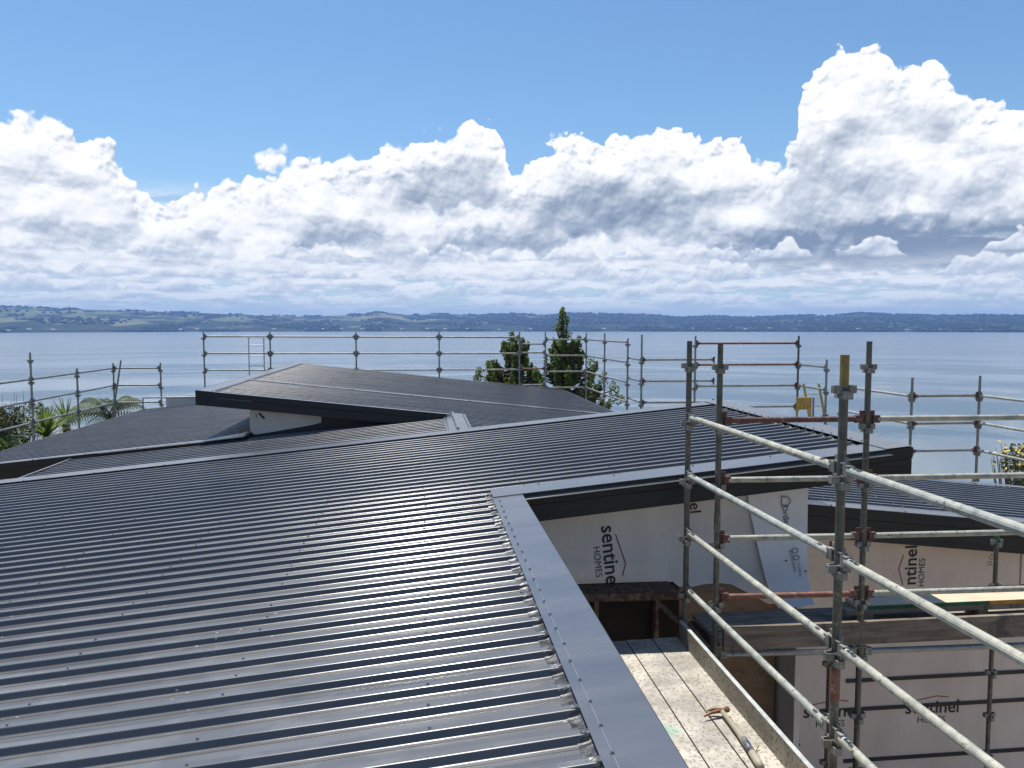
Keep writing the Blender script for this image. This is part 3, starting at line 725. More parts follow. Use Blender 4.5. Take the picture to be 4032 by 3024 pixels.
mb.build('corner_flashing', M['flash'], roof3)
screws(roof3, [(-3.05 - 0.1*k, 13.56 - 0.06*k, zc(-3.05) + 0.015) for k in range(4)] + [(x, 13.30, z3(x) + FH + 0.004) for x in (-7, -6.2, -5.4, -4.6, -3.8)], 9, 1.3)

# upper roof ----------------------------------------------------------------
mb = MB()
for x0, x1, y0, y1 in ((-3.63, 0.55, 13.40, 23.6), (0.56, 4.26, 11.46, 23.6)):
    lo = [(x, y, z4(x) - 0.06) for x, y in ((x0, y0), (x1, y0), (x1, y1), (x0, y1))]
    mb.hexa(lo, [(a, b, c + 0.052) for a, b, c in lo])
roof4 = mb.build('roof', M['under'], house, label='raised roof falling to the right in front of the lake scaffold')
kk = round(13.49/PITCH)
sheets(roof4, -3.45, 4.28, z4, kk*PITCH, 23.6)
sheets(roof4, 0.56, 4.28, z4, 11.40, kk*PITCH)
strip(roof4, 'ridge_flashing', -3.67, -3.41, 13.37, 23.63, z4, FH + 0.004, 0.004, M['flash'])
strip(roof4, 'lap_flashing', -3.45, 4.28, 16.36, 16.60, z4, FH, 0.004, M['flash'])
strip(roof4, 'barge_flashing', -3.45, 4.28, 23.46, 23.64, z4, FH + 0.002, 0.004, M['flash'])
strip(roof4, 'barge_flashing', -3.41, 0.50, 13.37, 13.50, z4, FH + 0.002, 0.004, M['flash'])
strip(roof4, 'ridge_flashing', 0.545, 0.74, 11.44, 13.6, z4, FH + 0.004, 0.004, M['flash'])
fascia_y(roof4, -3.675, 0.42, 13.365, z4, 0.095, 0.145)
MB().box(-3.685, -3.667, 13.37, 23.63, z4(-3.67) - 0.2, z4(-3.67) + FH + 0.004).build('fascia', M['fascia'], roof4)
MB().box(4.282, 4.33, 11.46, 23.6, z4(4.28) - 0.12, z4(4.28) + 0.02).build('gutter', M['fascia'], roof4)
MB().quad((-3.66, 13.39, z4(-3.66) - 0.19), (0.42, 13.39, z4(0.42) - 0.19), (0.42, 13.76, z4(0.42) - 0.19), (-3.66, 13.76, z4(-3.66) - 0.19)).build('soffit', M['fascia'], roof4)
screws(roof4, [(-3.44, 13.5 + PITCH*k, z4(-3.44) + FH + 0.004) for k in range(52)] + [(0.70, 11.5 + PITCH*k, z4(0.7) + FH + 0.004) for k in range(11)] + [(x, 16.39, z4(x) + FH) for x in (-2.6, -1.4, -0.2, 1.0, 2.2, 3.4)], 24, 1.4)
# clerestory wall under it: black apron with white wrap above
wall4 = MB().hexa([(-2.88, 13.74, z2(-2.88) - 0.1), (0.48, 13.74, z2(0.48) - 0.1), (0.48, 13.86, z2(0.48) - 0.1), (-2.88, 13.86, z2(-2.88) - 0.1)],
                  [(-2.88, 13.74, z4(-2.88) - 0.07), (0.48, 13.74, z4(0.48) - 0.03), (0.48, 13.86, z4(0.48) - 0.03), (-2.88, 13.86, z4(-2.88) - 0.07)]).build('wall', M['apron'], house, label='black apron wall under the raised roof')
MB().quad((-2.88, 13.86, -2.2), (-2.88, 23.4, -2.2), (-2.88, 23.4, z4(-2.88) - 0.07), (-2.88, 13.86, z4(-2.88) - 0.07)).build('side_wall', M['wrap'], wall4)
pts = [(-2.90, -1.30), (-2.905, -1.62), (-2.90, -1.754), (-2.86, -1.80), (-2.82, -1.822), (-2.775, -1.815), (-2.6, -1.79), (-2.271, -1.734), (-2.05, -1.70), (-1.879, -1.668), (-1.80, -1.65), (-1.716, -1.629), (-1.716, -1.50), (-1.716, -1.42)]
mb = MB(); mb.hexa([(x, 13.722, z) for x, z in pts], [(x, 13.735, z) for x, z in pts]); mb.build('wrap_sheet', M['wrap'], wall4)
mb = MB(); mb.bar((-2.66, 13.72, -1.55), (-2.75, 13.72, -1.455), 0.002, 0.035, (0, 0, 1)); mb.bar((-2.80, 13.72, -1.45), (-2.79, 13.72, -1.53), 0.002, 0.012); mb.build('ink_mark', M['ink'], wall4)
mb = MB(); mb.hexa([(-2.9, 13.716, -1.70), (-1.72, 13.716, -1.585), (-1.72, 13.722, -1.605), (-2.9, 13.722, -1.72)], [(-2.9, 13.719, -1.685), (-1.72, 13.719, -1.57), (-1.72, 13.722, -1.57), (-2.9, 13.722, -1.685)]); mb.build('wrap_fold', M['wrap'], wall4)

# low right roof --------------------------------------------------------------
mb = MB(); lo = [(x, y, z5(x) - 0.06) for x, y in ((3.72, 8.32), (9.9, 8.32), (9.9, 11.5), (3.72, 11.5))]
mb.hexa(lo, [(a, b, c + 0.052) for a, b, c in lo])
roof5 = mb.build('roof', M['under'], house, label='low ribbed roof falling to the right behind the near scaffold')
sheets(roof5, 3.72, 9.9, z5, 8.55, 11.4)
strip(roof5, 'barge_flashing', 3.70, 9.9, 8.30, 8.55, z5, FH + 0.004, 0.004, M['flash'])
strip(roof5, 'barge_flashing', 3.70, 9.9, 11.35, 11.55, z5, FH + 0.004, 0.004, M['flash'])
fascia_y(roof5, 3.72, 9.9, 8.296, z5, 0.12, 0.25)
MB().box(9.9, 9.95, 8.3, 11.55, z5(9.9) - 0.1, z5(9.9) + 0.02).build('gutter', M['fascia'], roof5)
MB().quad((3.72, 8.33, z5(3.72) - 0.30), (9.9, 8.33, z5(9.9) - 0.30), (9.9, 8.6, z5(9.9) - 0.30), (3.72, 8.6, z5(3.72) - 0.30)).build('soffit', M['fascia'], roof5)
screws(roof5, [(x, 8.34, z5(x) + FH + 0.004) for x in (4.6, 5.5, 6.4, 7.3)] + [(x, 8.7 + PITCH*k, z5(x) + RIBH) for x in (4.8, 5.7, 6.6) for k in (0, 1, 3, 4, 6, 8, 10)], 10, 1.3)

# walls ------------------------------------------------------------------------
def text_mesh(body, width, bold, material, th=0.0015):
    cu = bpy.data.curves.new('lettering', 'FONT'); cu.body = body; cu.size = 1.0; cu.offset = bold; cu.resolution_u = 3
    o = bpy.data.objects.new('lettering', cu); coll.objects.link(o)
    bpy.context.view_layer.update()
    me = bpy.data.meshes.new_from_object(o.evaluated_get(bpy.context.evaluated_depsgraph_get()))
    bpy.data.objects.remove(o); bpy.data.curves.remove(cu)
    xs_ = [v.co.x for v in me.vertices]; x0, s = min(xs_), width/(max(xs_) - min(xs_))
    for v in me.vertices: v.co = ((v.co.x - x0)*s, v.co.y*s, 0)
    me.materials.clear(); me.materials.append(material)
    return me
def print_on(parent, me, x, y, z, ang):
    """flat print on a wall that faces the camera side (-Y); ang turns the reading direction"""
    return place('lettering', me, parent, loc=(x, y, z), rot=(Matrix.Rotation(-ang, 3, 'Y') @ Matrix.Rotation(math.pi/2, 3, 'X')).to_euler())
def chevron(parent, pts, y, w=0.011, m='inkred'):
    mb = MB()
    for (a, b), (c, d) in zip(pts, pts[1:]): mb.bar((a, y, b), (c, y, d), 0.001, w, (0, 1, 0)) if False else mb.obox(((a+c)/2, y, (b+d)/2), ((c-a)/2, 0, (d-b)/2), (0, 0.0006, 0), (Vector((-(d-b), 0, c-a)).normalized()*w/2))
    return mb.build('roof_emblem', M[m], parent)
def loops(parent, x, z, y, ang, r=0.028):
    mb = MB(); u = Vector((math.cos(ang), 0, math.sin(ang)))
    for s in (-1, 1):
        c = Vector((x, y, z)) + u*s*r*1.25
        mb.tube([c + Vector((math.cos(k*math.pi/7)*r, 0, math.sin(k*math.pi/7)*r*0.8)) for k in range(15)], 0.0045, 5, cap=False)
    for i, v in enumerate(mb.v): mb.v[i] = (v[0], y + (v[1] - y)*0.1, v[2])
    return mb.build('ring_emblem', M['inkgrey'], parent)
def fine_print(parent, x, z, y, ang, L, n=2):
    mb = MB(); u = Vector((math.cos(ang), 0, math.sin(ang))); w = Vector((-u.z, 0, u.x))
    for r in range(n):
        s = 0
        while s < L:
            d = rng.uniform(0.012, 0.03)
            mb.obox(Vector((x, y, z)) + u*(s + d/2) - w*0.016*r, u*d/2, Vector((0, 0.0005, 0)), w*0.003); s += d + 0.008
    return mb.build('fine_print', M['inkgrey'], parent)
WY = 7.10
bot = [(0.87, -2.39), (2.35, -2.405), (2.407, -2.455), (2.53, -2.465), (2.65, -2.443), (2.80, -2.435), (2.93, -2.454), (3.155, -2.575), (3.30, -2.66), (3.66, -2.66)]
outl = [(x, z) for x, z in bot] + [(3.66, z1(3.66) - 0.06), (0.87, z1(0.87) - 0.06)]
mb = MB(); mb.hexa([(x, WY, z) for x, z in outl], [(x, WY + 0.012, z) for x, z in outl])
wall1 = mb.build('wall', M['wrap'], house, label='white wrapped wall under the main roof with black lettering')
MB().box(3.60, 3.66, WY + 0.014, 8.6, -6.3, z1(3.6) - 0.06).build('side_wall', M['wrap'], wall1)
MB().box(2.42, 3.60, WY + 0.014, WY + 0.03, -2.80, z1(0.87) - 0.2).build('plywood', M['ply'], wall1)
S_ = text_mesh('sentinel', 0.60, 0.014, M['ink']); H_ = text_mesh('HOMES', 0.292, 0.0, M['ink'])
print_on(wall1, S_, 1.652, WY - 0.004, -1.853, math.radians(-84.5))
print_on(wall1, H_, 1.578, WY - 0.004, -2.048, math.radians(-84))
chevron(wall1, [(1.79, -1.93), (1.889, -2.214), (1.860, -2.335)], WY - 0.003)
print_on(wall1, text_mesh('el', 0.095, 0.012, M['ink']), 2.505, WY - 0.004, -1.655, math.radians(-87))
# loose overlapping sheet of wrap, its foot resting on the deck
fl = [(3.061, -1.602), (3.092, -1.762), (3.163, -2.083), (3.254, -2.426), (3.305, -2.60)]; fr = [(3.662, -1.40), (3.662, -1.762), (3.663, -2.083), (3.670, -2.426), (3.70, -2.60)]
fl[0] = (3.03, -1.42)
fl += [(3.345, -2.655)]; fr += [(3.70, -2.635)]
yy = [7.075, 7.07, 7.06, 7.04, 7.0, 6.96]
mb = MB()
for (a, b), (c, d), y in zip(fl, fr, yy):
    for k in range(7):
        s = k/6; mb.v.append((a + (c-a)*s, y - 0.012*math.sin(s*3.14) + 0.004*math.sin(9*s + b*7), b + (d-b)*s))
for j in range(5):
    for k in range(6): q = j*7 + k; mb.f.append((q, q+1, q+8, q+7))
flap = mb.build('wrap_sheet', M['wrapw'], wall1, smooth=True, label='loose hanging sheet of wrap')
print_on(wall1, text_mesh('DriStu', 0.20, 0.006, M['ink']), 3.392, 7.043, -1.70, math.radians(-82))
mb = MB()
for (a, b), (c, d) in zip([(3.385, -1.60), (3.45, -1.61), (3.475, -1.645), (3.45, -1.69), (3.385, -1.685), (3.385, -1.60)], [(3.45, -1.61), (3.475, -1.645), (3.45, -1.69), (3.385, -1.685), (3.385, -1.60)]):
    mb.obox(((a+c)/2, 7.043, (b+d)/2), ((c-a)/2, 0, (d-b)/2), (0, 0.0006, 0), Vector((-(d-b), 0, c-a)).normalized()*0.005)
mb.build('house_emblem', M['inkgrey'], wall1)
loops(wall1, 3.535, -2.16, 7.032, math.radians(-78)); print_on(wall1, text_mesh('TCLHunt', 0.15, 0.0, M['inkgrey']), 3.545, 7.03, -2.235, math.radians(-76))
fine_print(wall1, 3.49, -2.12, 7.034, math.radians(-76), 0.22)
st_ = MB()
for k in range(46):
    x_, z_ = rng.uniform(0.95, 3.0), rng.uniform(-2.34, -1.72)
    st_.box(x_, x_ + 0.010, WY - 0.003, WY - 0.001, z_, z_ + 0.004)
st_.build('staples', M['screw'], wall1, kind='stuff')
for (x_, z_) in ((3.44, -2.22), (3.64, -2.33), (3.53, -2.49)):
    MB().tube([(x_, 7.045, z_), (x_, 7.025, z_)], 0.007, 8).build('nail_head', M['ink'], wall1)
# recess and dark rooms below
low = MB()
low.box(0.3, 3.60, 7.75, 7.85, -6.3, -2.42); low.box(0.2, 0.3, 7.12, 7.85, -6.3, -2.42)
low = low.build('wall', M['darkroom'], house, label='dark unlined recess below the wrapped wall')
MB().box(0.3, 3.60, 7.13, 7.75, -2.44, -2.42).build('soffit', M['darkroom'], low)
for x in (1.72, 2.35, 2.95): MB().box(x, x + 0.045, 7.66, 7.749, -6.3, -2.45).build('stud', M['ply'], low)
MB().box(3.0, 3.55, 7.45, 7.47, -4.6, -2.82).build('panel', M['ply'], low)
# right-hand wall, two storeys, wrapped
W5 = 8.60
outl = [(3.98, -6.3), (9.2, -6.3), (9.2, -3.14), (7.18, -3.14), (7.18, z5(7.18) - 0.07), (3.67, z5(3.67) - 0.07), (3.67, -3.15), (3.98, -3.15)]
mb = MB(); mb.hexa([(x, W5, z) for x, z in outl], [(x, W5 + 0.1, z) for x, z in outl])
wall5 = mb.build('wall', M['wrap2'], house, label='wrapped two storey wall behind the scaffold deck')
MB().box(7.185, 7.26, W5 - 0.02, 11.3, -3.1, z5(7.2) - 0.07).build('corner_post', M['wrap2'], wall5)
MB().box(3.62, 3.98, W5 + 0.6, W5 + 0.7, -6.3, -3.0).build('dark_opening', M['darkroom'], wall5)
MB().box(3.98, 7.17, W5 - 0.012, W5 - 0.001, -3.20, -3.12).build('floor_band', M['wrap2'], wall5)
MB().box(4.40, 4.44, W5 - 0.008, W5 - 0.001, -6.2, -3.22).build('wrap_fold', M['wrap2'], wall5)
N_ = text_mesh('ntinel', 0.47, 0.014, M['ink']); Hb = text_mesh('HOMES', 0.34, 0.0, M['ink'])
print_on(wall5, N_, 5.832, W5 - 0.004, -3.058, math.radians(90)); print_on(wall5, Hb, 5.94, W5 - 0.004, -3.085, math.radians(90))
chevron(wall5, [(5.671, -3.061), (5.611, -2.862), (5.666, -2.698)], W5 - 0.003)
loops(wall5, 6.79, -2.80, W5 - 0.003, math.radians(75), 0.03); print_on(wall5, text_mesh('TCL', 0.055, 0.0, M['inkgrey']), 6.815, W5 - 0.003, -2.735, math.radians(90))
fine_print(wall5, 6.86, -2.86, W5 - 0.003, math.radians(90), 0.19)
print_on(wall5, text_mesh('s', 0.075, 0.012, M['ink']), 4.84, W5 - 0.003, -2.57, math.radians(90))
S2 = text_mesh('sentinel', 0.69, 0.014, M['ink']); H2 = text_mesh('HOMES', 0.36, 0.0, M['ink'])
for x, z, dz in ((4.469, -4.625, 0), (5.763, -4.648, -0.02)):
    print_on(wall5, S2, x, W5 - 0.004, z, math.radians(-1.5)); print_on(wall5, H2, x + 0.16, W5 - 0.004, z - 0.125, math.radians(-1.5))
    chevron(wall5, [(x + 0.10, z + 0.15), (x + 0.40, z + 0.20), (x + 0.56, z + 0.175)], W5 - 0.003)
print_on(wall5, text_mesh('es', 0.16, 0.014, M['ink']), 4.28, W5 - 0.012, -4.99, math.radians(8)); chevron(wall5, [(4.28, -4.80), (4.40, -4.765)], W5 - 0.010)
for z in (-4.20, -4.555, -5.19):
    MB().box(4.99, 8.2, W5 - 0.016, W5 - 0.006, z - 0.022, z + 0.022).build('strap', M['tape'], wall5)
# plain outer walls on the sides the picture does not show
mb = MB(); mb.box(XE + 0.5, 0.3, -3.0, -2.9, -6.3, z1(XE + 0.5) - 0.06); mb.box(XE + 0.5, XE + 0.6, -3.0, 11.0, -6.3, z1(XE + 0.5) - 0.06); mb.box(0.2, 0.3, -3.0, 7.1, -6.3, z1(0.2) - 0.06)
mb.build('wall', M['wrap'], house)
mb = MB(); mb.box(-7.2, -7.1, 13.3, 22.6, -6.6, z3(-7.2) - 0.06); mb.box(3.9, 4.0, 11.5, 23.3, -8, z4(4.0) - 0.07); mb.box(-7.2, 4.0, 23.2, 23.3, -9.5, z4(4.0) - 0.07); mb.box(3.6, 3.7, 8.7, 11.5, -6.3, z1(3.6) - 0.07)
mb.build('wall', M['wrap'], house)

# ---------------------------------------------------------------- scaffolding (modular tube system)
CUP = 0.495
def pressing_mesh():
    mb = MB()
    for k in range(4):
        dz = 0.0 if k % 2 == 0 else -0.030
        R_ = Matrix.Rotation(k*math.pi/2, 3, 'Z')
        pl = [((0.020, 0.022), (0.062, 0.017)), ((0.062, 0.017), (0.062, -0.017)), ((0.062, -0.017), (0.020, -0.022))]
        for (a, b) in pl:
            a, b = Vector((*a, 0)), Vector((*b, 0)); d = (b - a).normalized(); n = Vector((-d.y, d.x, 0))
            lo = [R_ @ (a - n*0.003), R_ @ (b - n*0.003), R_ @ (b + n*0.003), R_ @ (a + n*0.003)]
            mb.hexa([(p.x, p.y, dz - 0.021) for p in lo], [(p.x, p.y, dz + 0.021) for p in lo])
    return mb.mesh('pressing', M['press'])
PRESS = pressing_mesh()
WEDGE = MB().hexa([(-0.016, -0.004, -0.085), (0.012, -0.004, -0.085), (0.012, 0.004, -0.085), (-0.016, 0.004, -0.085)], [(-0.026, -0.004, 0.075), (0.024, -0.004, 0.075), (0.024, 0.004, 0.075), (-0.026, 0.004, 0.075)]).mesh('wedge', M['maroon'])
WEDGE_G = WEDGE.copy(); WEDGE_G.materials[0] = M['press']
TR = 0.0242
def standard(run, x, y, ztop, zbot, cup0, ncup, m='galv_dk', collar=None, top=None):
    mb = MB(); mb.tube([(x, y, zbot), (x, y, ztop - 0.20), (x, y, ztop - 0.199), (x, y, ztop)], [TR, TR, TR*0.93, TR*0.93], 14)
    s = mb.build('standard', M[m], run, smooth=False)
    if top: MB().tube([(x, y, ztop - 0.175), (x, y, ztop + 0.002)], [TR*1.0, TR*1.0], 14).build('spigot', M[top], s)
    for k in range(ncup):
        z = cup0 - CUP*k
        if z < zbot + 0.1: break
        place('pressing', PRESS, s, loc=(x, y, z))
    for z in (collar or []):
        MB().tube([(x, y, z - 0.09), (x, y, z + 0.09)], TR + 0.003, 14).build('joint_sleeve', M['rust' if z < -1.9 and m == 'galv_dk' and y < 5 else m], s)
    return s
def ledger(run, p0, p1, m='galv', ends=(1, 1), slots=False, n=14):
    p0, p1 = Vector(p0), Vector(p1); d = (p1 - p0).normalized(); side = Vector((-d.y, d.x, 0))
    mb = MB(); a, b = p0 + d*0.085, p1 - d*0.085
    pts = [a + (b - a)*k/6 for k in range(7)]
    mb.tube(pts, TR, n)
    o = mb.build('ledger', M[m], run)
    for q, s, on in ((p0, 1, ends[0]), (p1, -1, ends[1])):
        if not on: continue
        c = q + d*s*0.062
        e = MB(); dd = d*s
        e.obox(c + dd*0.012, dd*0.030, side*0.019, Vector((0, 0, 0.031)))
        e.obox(c - dd*0.028 + Vector((0, 0, 0.036)), dd*0.022, side*0.019, Vector((0, 0, 0.004)))
        e.obox(c - dd*0.028 - Vector((0, 0, 0.036)), dd*0.022, side*0.019, Vector((0, 0, 0.004)))
        em = 'maroon' if m in ('rust', 'maroon') or on == 2 else 'press'
        e.build('end_bracket', M[em], o)
        w = place('wedge', WEDGE if em == 'maroon' else WEDGE_G, o, loc=q + d*s*0.040 + Vector((0, 0, -0.005)), rot=(0, 0, math.atan2(d.y, d.x)))
        if slots:
            st = q + d*s*0.19
            sm = MB(); N = 16
            up = Vector((0, 0, 1)); pts = []
            for k in range(N):
                t_ = 2*math.pi*k/N; u = math.cos(t_)*0.026; v = math.sin(t_)*0.42
                ang = v; pts.append(st + d*u + (up*math.cos(ang + 0.35) - side*math.sin(ang + 0.35))*(TR + 0.0008))
            sm.quad(*pts); sm.build('slot', M['hole'], o)
    return o
def run_thing(base, label): return thing('scaffold', base, label, 'scaffold', 'tube scaffold round the house')

C0 = -0.325
# near scaffold in front of the wrapped walls: a run along the roof edge and a run across
nr_ = run_thing((2.27, 4.03, -6.2), 'nearest scaffold run with pale spattered rails receding beside the main roof edge')
standard(nr_, 2.275, 4.03, -0.150, -6.2, C0 - 0.01, 12, 'galv_dk', collar=[-1.98], top='ochre')
standard(nr_, 2.250, 6.45, -0.115, -6.2, C0, 12, 'galv_dk', collar=[-1.44])
standard(nr_, 2.275, 1.62, -0.150, -6.2, C0 - 0.01, 12, 'galv_dk')
for k in range(4):
    z = -0.765 - CUP*k
    ledger(nr_, (2.250, 6.45, z + 0.005), (2.275, 4.03, z - 0.005), 'pale' if k in (0, 2) else 'pale2', slots=True)
    ledger(nr_, (2.275, 4.03, z - 0.005), (2.275, 1.62, z - 0.01), 'pale2' if k == 0 else 'pale', slots=True)
MB().box(2.262, 2.288, 4.032 + TR, 4.036 + TR, -2.20, -2.08).build('paint_patch', M['greenp'], nr_)
cr = run_thing((3.66, 6.12, -6.2), 'cross run of scaffold with rusty and pale rails carrying the dark timber deck')
standard(cr, 2.420, 6.19, -0.130, -6.2, C0, 12, 'galv_dk', collar=[-1.62])
standard(cr, 3.665, 6.12, -0.115, -6.2, C0, 12, 'galv_dk')
standard(cr, 6.080, 6.05, -0.115, -6.2, C0, 12, 'galv_dk')
for k, (m0, m1) in enumerate((('maroon', 'pale'), ('pale', 'pale'), ('pale', 'pale'), ('rust', 'pale'))):
    z = -0.762 - CUP*k + (0.005 if k > 1 else 0)
    ledger(cr, (2.420, 6.19, z), (3.665, 6.12, z + 0.005), m0, ends=(2, 2))
    ledger(cr, (3.665, 6.12, z + 0.005), (6.080, 6.05, z + 0.005), m1, ends=(2, 2))
for x0, y0, x1, y1 in ((2.42, 6.19, 3.665, 6.12), (3.665, 6.12, 6.08, 6.05)): ledger(cr, (x0, y0, -2.735), (x1, y1, -2.735), 'galv')
standard(cr, 6.300, 7.90, -2.26, -6.2, -2.36, 9, 'galv_dk', top='greenp')
standard(cr, 3.90, 7.02, -2.72, -6.2, -2.75, 8, 'galv_dk')
standard(cr, 2.42, 7.02, -2.72, -6.2, -2.75, 8, 'galv_dk')
for x, y in ((2.42, 6.19), (3.665, 6.12), (6.08, 6.05)): ledger(cr, (x, y, -2.745), (x + 0.02, 7.02, -2.745), 'galv', ends=(1, 0))

# far runs round the lake side of the house
fa = run_thing((-8.8, 21.4, -9), 'left scaffold run stepping down past the palms')
for (x, y, zt) in ((-8.8, 16.57, -0.57), (-8.8, 18.97, -0.57), (-8.8, 21.37, -1.05), (-8.8, 23.78, -1.02), (-7.5, 23.78, -1.02)): standard(fa, x, y, zt, -9.5, -0.76 if y < 20 else -1.255, 9, 'galv')
for k in range(3):
    z = -1.175 - CUP*k
    for (a, b) in (((-8.8, 16.57), (-8.8, 18.97)), ((-8.8, 18.97), (-8.8, 21.37)), ((-8.8, 21.37), (-8.8, 23.78)), ((-8.8, 23.78), (-7.5, 23.78))): ledger(fa, (*a, z), (*b, z), 'galv')
MB().tube([(-8.86, 23.55, -3.0), (-8.46, 23.45, -0.93)], TR, 12).build('leaning_tube', M['galv'], fa)
fh = thing('handrail', (-7.8, 23.2, -3), 'short galvanised handrail standing behind the far corner of the left roof', 'handrail')
MB().tube([(-7.82, 23.2, -3.4), (-7.82, 23.2, -2.0), (-7.80, 23.2, -1.985), (-6.2, 23.2, -1.98), (-4.9, 23.2, -1.975)], 0.02, 10).build('rail', M['galv'], fh)
MB().tube([(-5.0, 23.2, -3.4), (-5.0, 23.2, -1.99)], 0.02, 10).build('post', M['galv'], fh)
fb = run_thing((0.5, 24.0, -9.5), 'long straight scaffold run along the lake behind the raised roof')
XB = (-6.335, -4.443, -1.942, 0.534, 2.984, 3.789, 5.07)
for x in XB: standard(fb, x, 24.0, -0.14 if x < 5 else -0.17, -9.8, C0 if x < 3 else -0.43, 9, 'galv', top=None)
for a, b in zip(XB[:4], XB[1:5]):
    for k in range(3): ledger(fb, (a, 24.0, -0.268 - 0.01*(a + 6.3)/2.4 - CUP*k), (b, 24.0, -0.268 - 0.01*(b + 6.3)/2.4 - CUP*k), 'galv')
for z in (-0.51, -0.777, -1.27, -1.77): ledger(fb, (2.984, 24.0, z), (3.789, 24.0, z), 'rust' if z == -1.27 else 'galv')
for k in range(4): ledger(fb, (3.789, 24.0, -0.375 - CUP*k), (5.07, 24.0, -0.375 - CUP*k), 'galv')
fl_ = thing('ladder', (-4.75, 23.85, -3.2), 'narrow aluminium ladder tied inside the lake scaffold above the raised roof', 'ladder')
for x in (-5.03, -4.60): MB().tube([(x, 23.86, -3.2), (x, 23.86, -0.26)], 0.020, 8).build('stile', M['alu'], fl_)
for k in range(9): MB().tube([(-5.03, 23.86, -0.53 - 0.30*k), (-4.60, 23.86, -0.53 - 0.30*k)], 0.014, 8).build('rung', M['alu'], fl_)
fc = run_thing((5.06, 19, -9), 'scaffold run coming towards the camera right of the two trees')
for (y, zt) in ((21.45, -0.17), (18.98, -0.27), (17.74, -0.17)): standard(fc, 5.05, y, zt, -9.3, -0.43 if y > 18.5 else -0.82, 9, 'galv')
for k in range(4):
    z = -0.375 - CUP*k
    ledger(fc, (5.07, 24.0, z), (5.05, 21.45, z), 'galv', ends=(0, 1)); ledger(fc, (5.05, 21.45, z), (5.05, 18.98, z + 0.01), 'galv')
for k in range(3):
    z = -0.75 - CUP*k
    ledger(fc, (5.10, 19.25, z - 0.01), (5.05, 17.74, z), 'galv', ends=(0, 2)); ledger(fc, (5.05, 17.74, z), (6.80, 17.68, z), 'galv', ends=(2, 2))
fd = run_thing((8.7, 17, -9), 'square bay of scaffold holding the yellow ladder at the lake corner')
for (x, y, zt, c) in ((6.28, 17.6, -0.20, -0.43), (8.78, 17.6, -0.20, -0.43), (8.76, 16.25, -0.70, -0.93), (8.66, 15.45, -1.13, -1.30)): standard(fd, x, y, zt, -9, c, 8, 'galv_dk' if x == 8.78 else 'galv')
for k in range(4):
    z = -0.372 - CUP*k
    ledger(fd, (6.28, 17.6, z), (8.78, 17.6, z), 'rust' if k in (0, 1) else 'galv', ends=(1, 2))
    if k in (1, 2): ledger(fd, (8.78, 17.6, z), (8.76, 16.25, z), 'galv')
fe = run_thing((8.7, 13.1, -8), 'right scaffold run with pale rails stepping out beyond the low roof')
for (x, y, zt) in ((8.68, 13.1, -0.89), (9.98, 13.1, -0.87), (9.98, 10.7, -0.87)): standard(fe, x, y, zt, -8, -1.28, 8, 'galv')
for k in range(3):
    z = -1.225 - CUP*k
    ledger(fe, (8.66, 15.45, z), (8.68, 13.1, z), 'pale2', ends=(0, 1)); ledger(fe, (8.68, 13.1, z), (9.98, 13.1, z), 'galv', ends=(2, 2)); ledger(fe, (9.98, 13.1, z), (9.98, 10.7, z), 'pale2')

# ---------------------------------------------------------------- planks, boards and tools
def plank(name, x0, x1, y0, y1, z, th, m, label, cat, group=None):
    base = ((x0 + x1)/2, (y0 + y1)/2, z - th)
    mb = MB()
    mb.box(x0, x1, y0, y1, z - 0.006, z)
    o = thing(name, base, label, cat, group)
    mb.build('top_plate', M[m], o)
    MB().box(x0, x0 + 0.005, y0, y1, z - th, z - 0.0062).build('side_flange', M['press'], o)
    MB().box(x1 - 0.005, x1, y0, y1, z - th, z - 0.0062).build('side_flange', M['press'], o)
    return o
for k, (x0, lab) in enumerate(((1.272, 'steel scaffold plank hidden closest under the roof flashing'), (1.504, 'chequered steel plank nearest the roof flashing, marked with green paint'), (1.736, 'middle chequered steel plank, the brightest of the three'), (1.968, 'chequered steel plank under the claw hammer, beside the toe board'))):
    if k == 0: continue
    plank('steel_plank', x0 + 0.004, x0 + 0.226, 1.9, 6.46 + 0.01*k, -2.70 + 0.002*k, 0.05, 'plank', lab, 'plank', 'steel planks of the walkway')
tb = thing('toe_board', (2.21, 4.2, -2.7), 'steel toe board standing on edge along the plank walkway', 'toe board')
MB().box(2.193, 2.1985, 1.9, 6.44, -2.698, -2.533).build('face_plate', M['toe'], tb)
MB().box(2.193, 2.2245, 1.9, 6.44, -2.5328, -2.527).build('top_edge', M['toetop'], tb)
rp = thing('steel_plank', (1.8, 6.75, -2.4), 'rusted steel plank spanning the shadowed gap below the wrapped wall', 'plank')
MB().hexa([(0.95, 6.60, -2.310), (2.24, 6.60, -2.330), (2.22, 6.86, -2.330), (0.95, 6.86, -2.310)], [(0.95, 6.60, -2.332), (2.24, 6.60, -2.317), (2.22, 6.86, -2.317), (0.95, 6.86, -2.332)]).build('top_plate', M['rustplank'], rp)
MB().hexa([(0.95, 6.595, -2.380), (2.28, 6.595, -2.400), (2.28, 6.602, -2.400), (0.95, 6.602, -2.380)], [(0.95, 6.595, -2.312), (2.24, 6.595, -2.332), (2.24, 6.602, -2.332), (0.95, 6.602, -2.312)]).build('side_flange', M['rustplank'], rp)
br = thing('bracket', (2.2, 6.6, -2.7), 'rusty steel bracket under the end of the rusted plank', 'bracket')
MB().bar((2.05, 6.62, -2.69), (2.05, 6.62, -2.37), 0.03, 0.03, (0, 1, 0)).build('post', M['rustplank'], br)
MB().bar((2.05, 6.62, -2.42), (2.20, 6.45, -2.55), 0.03, 0.03).build('brace', M['rustplank'], br)
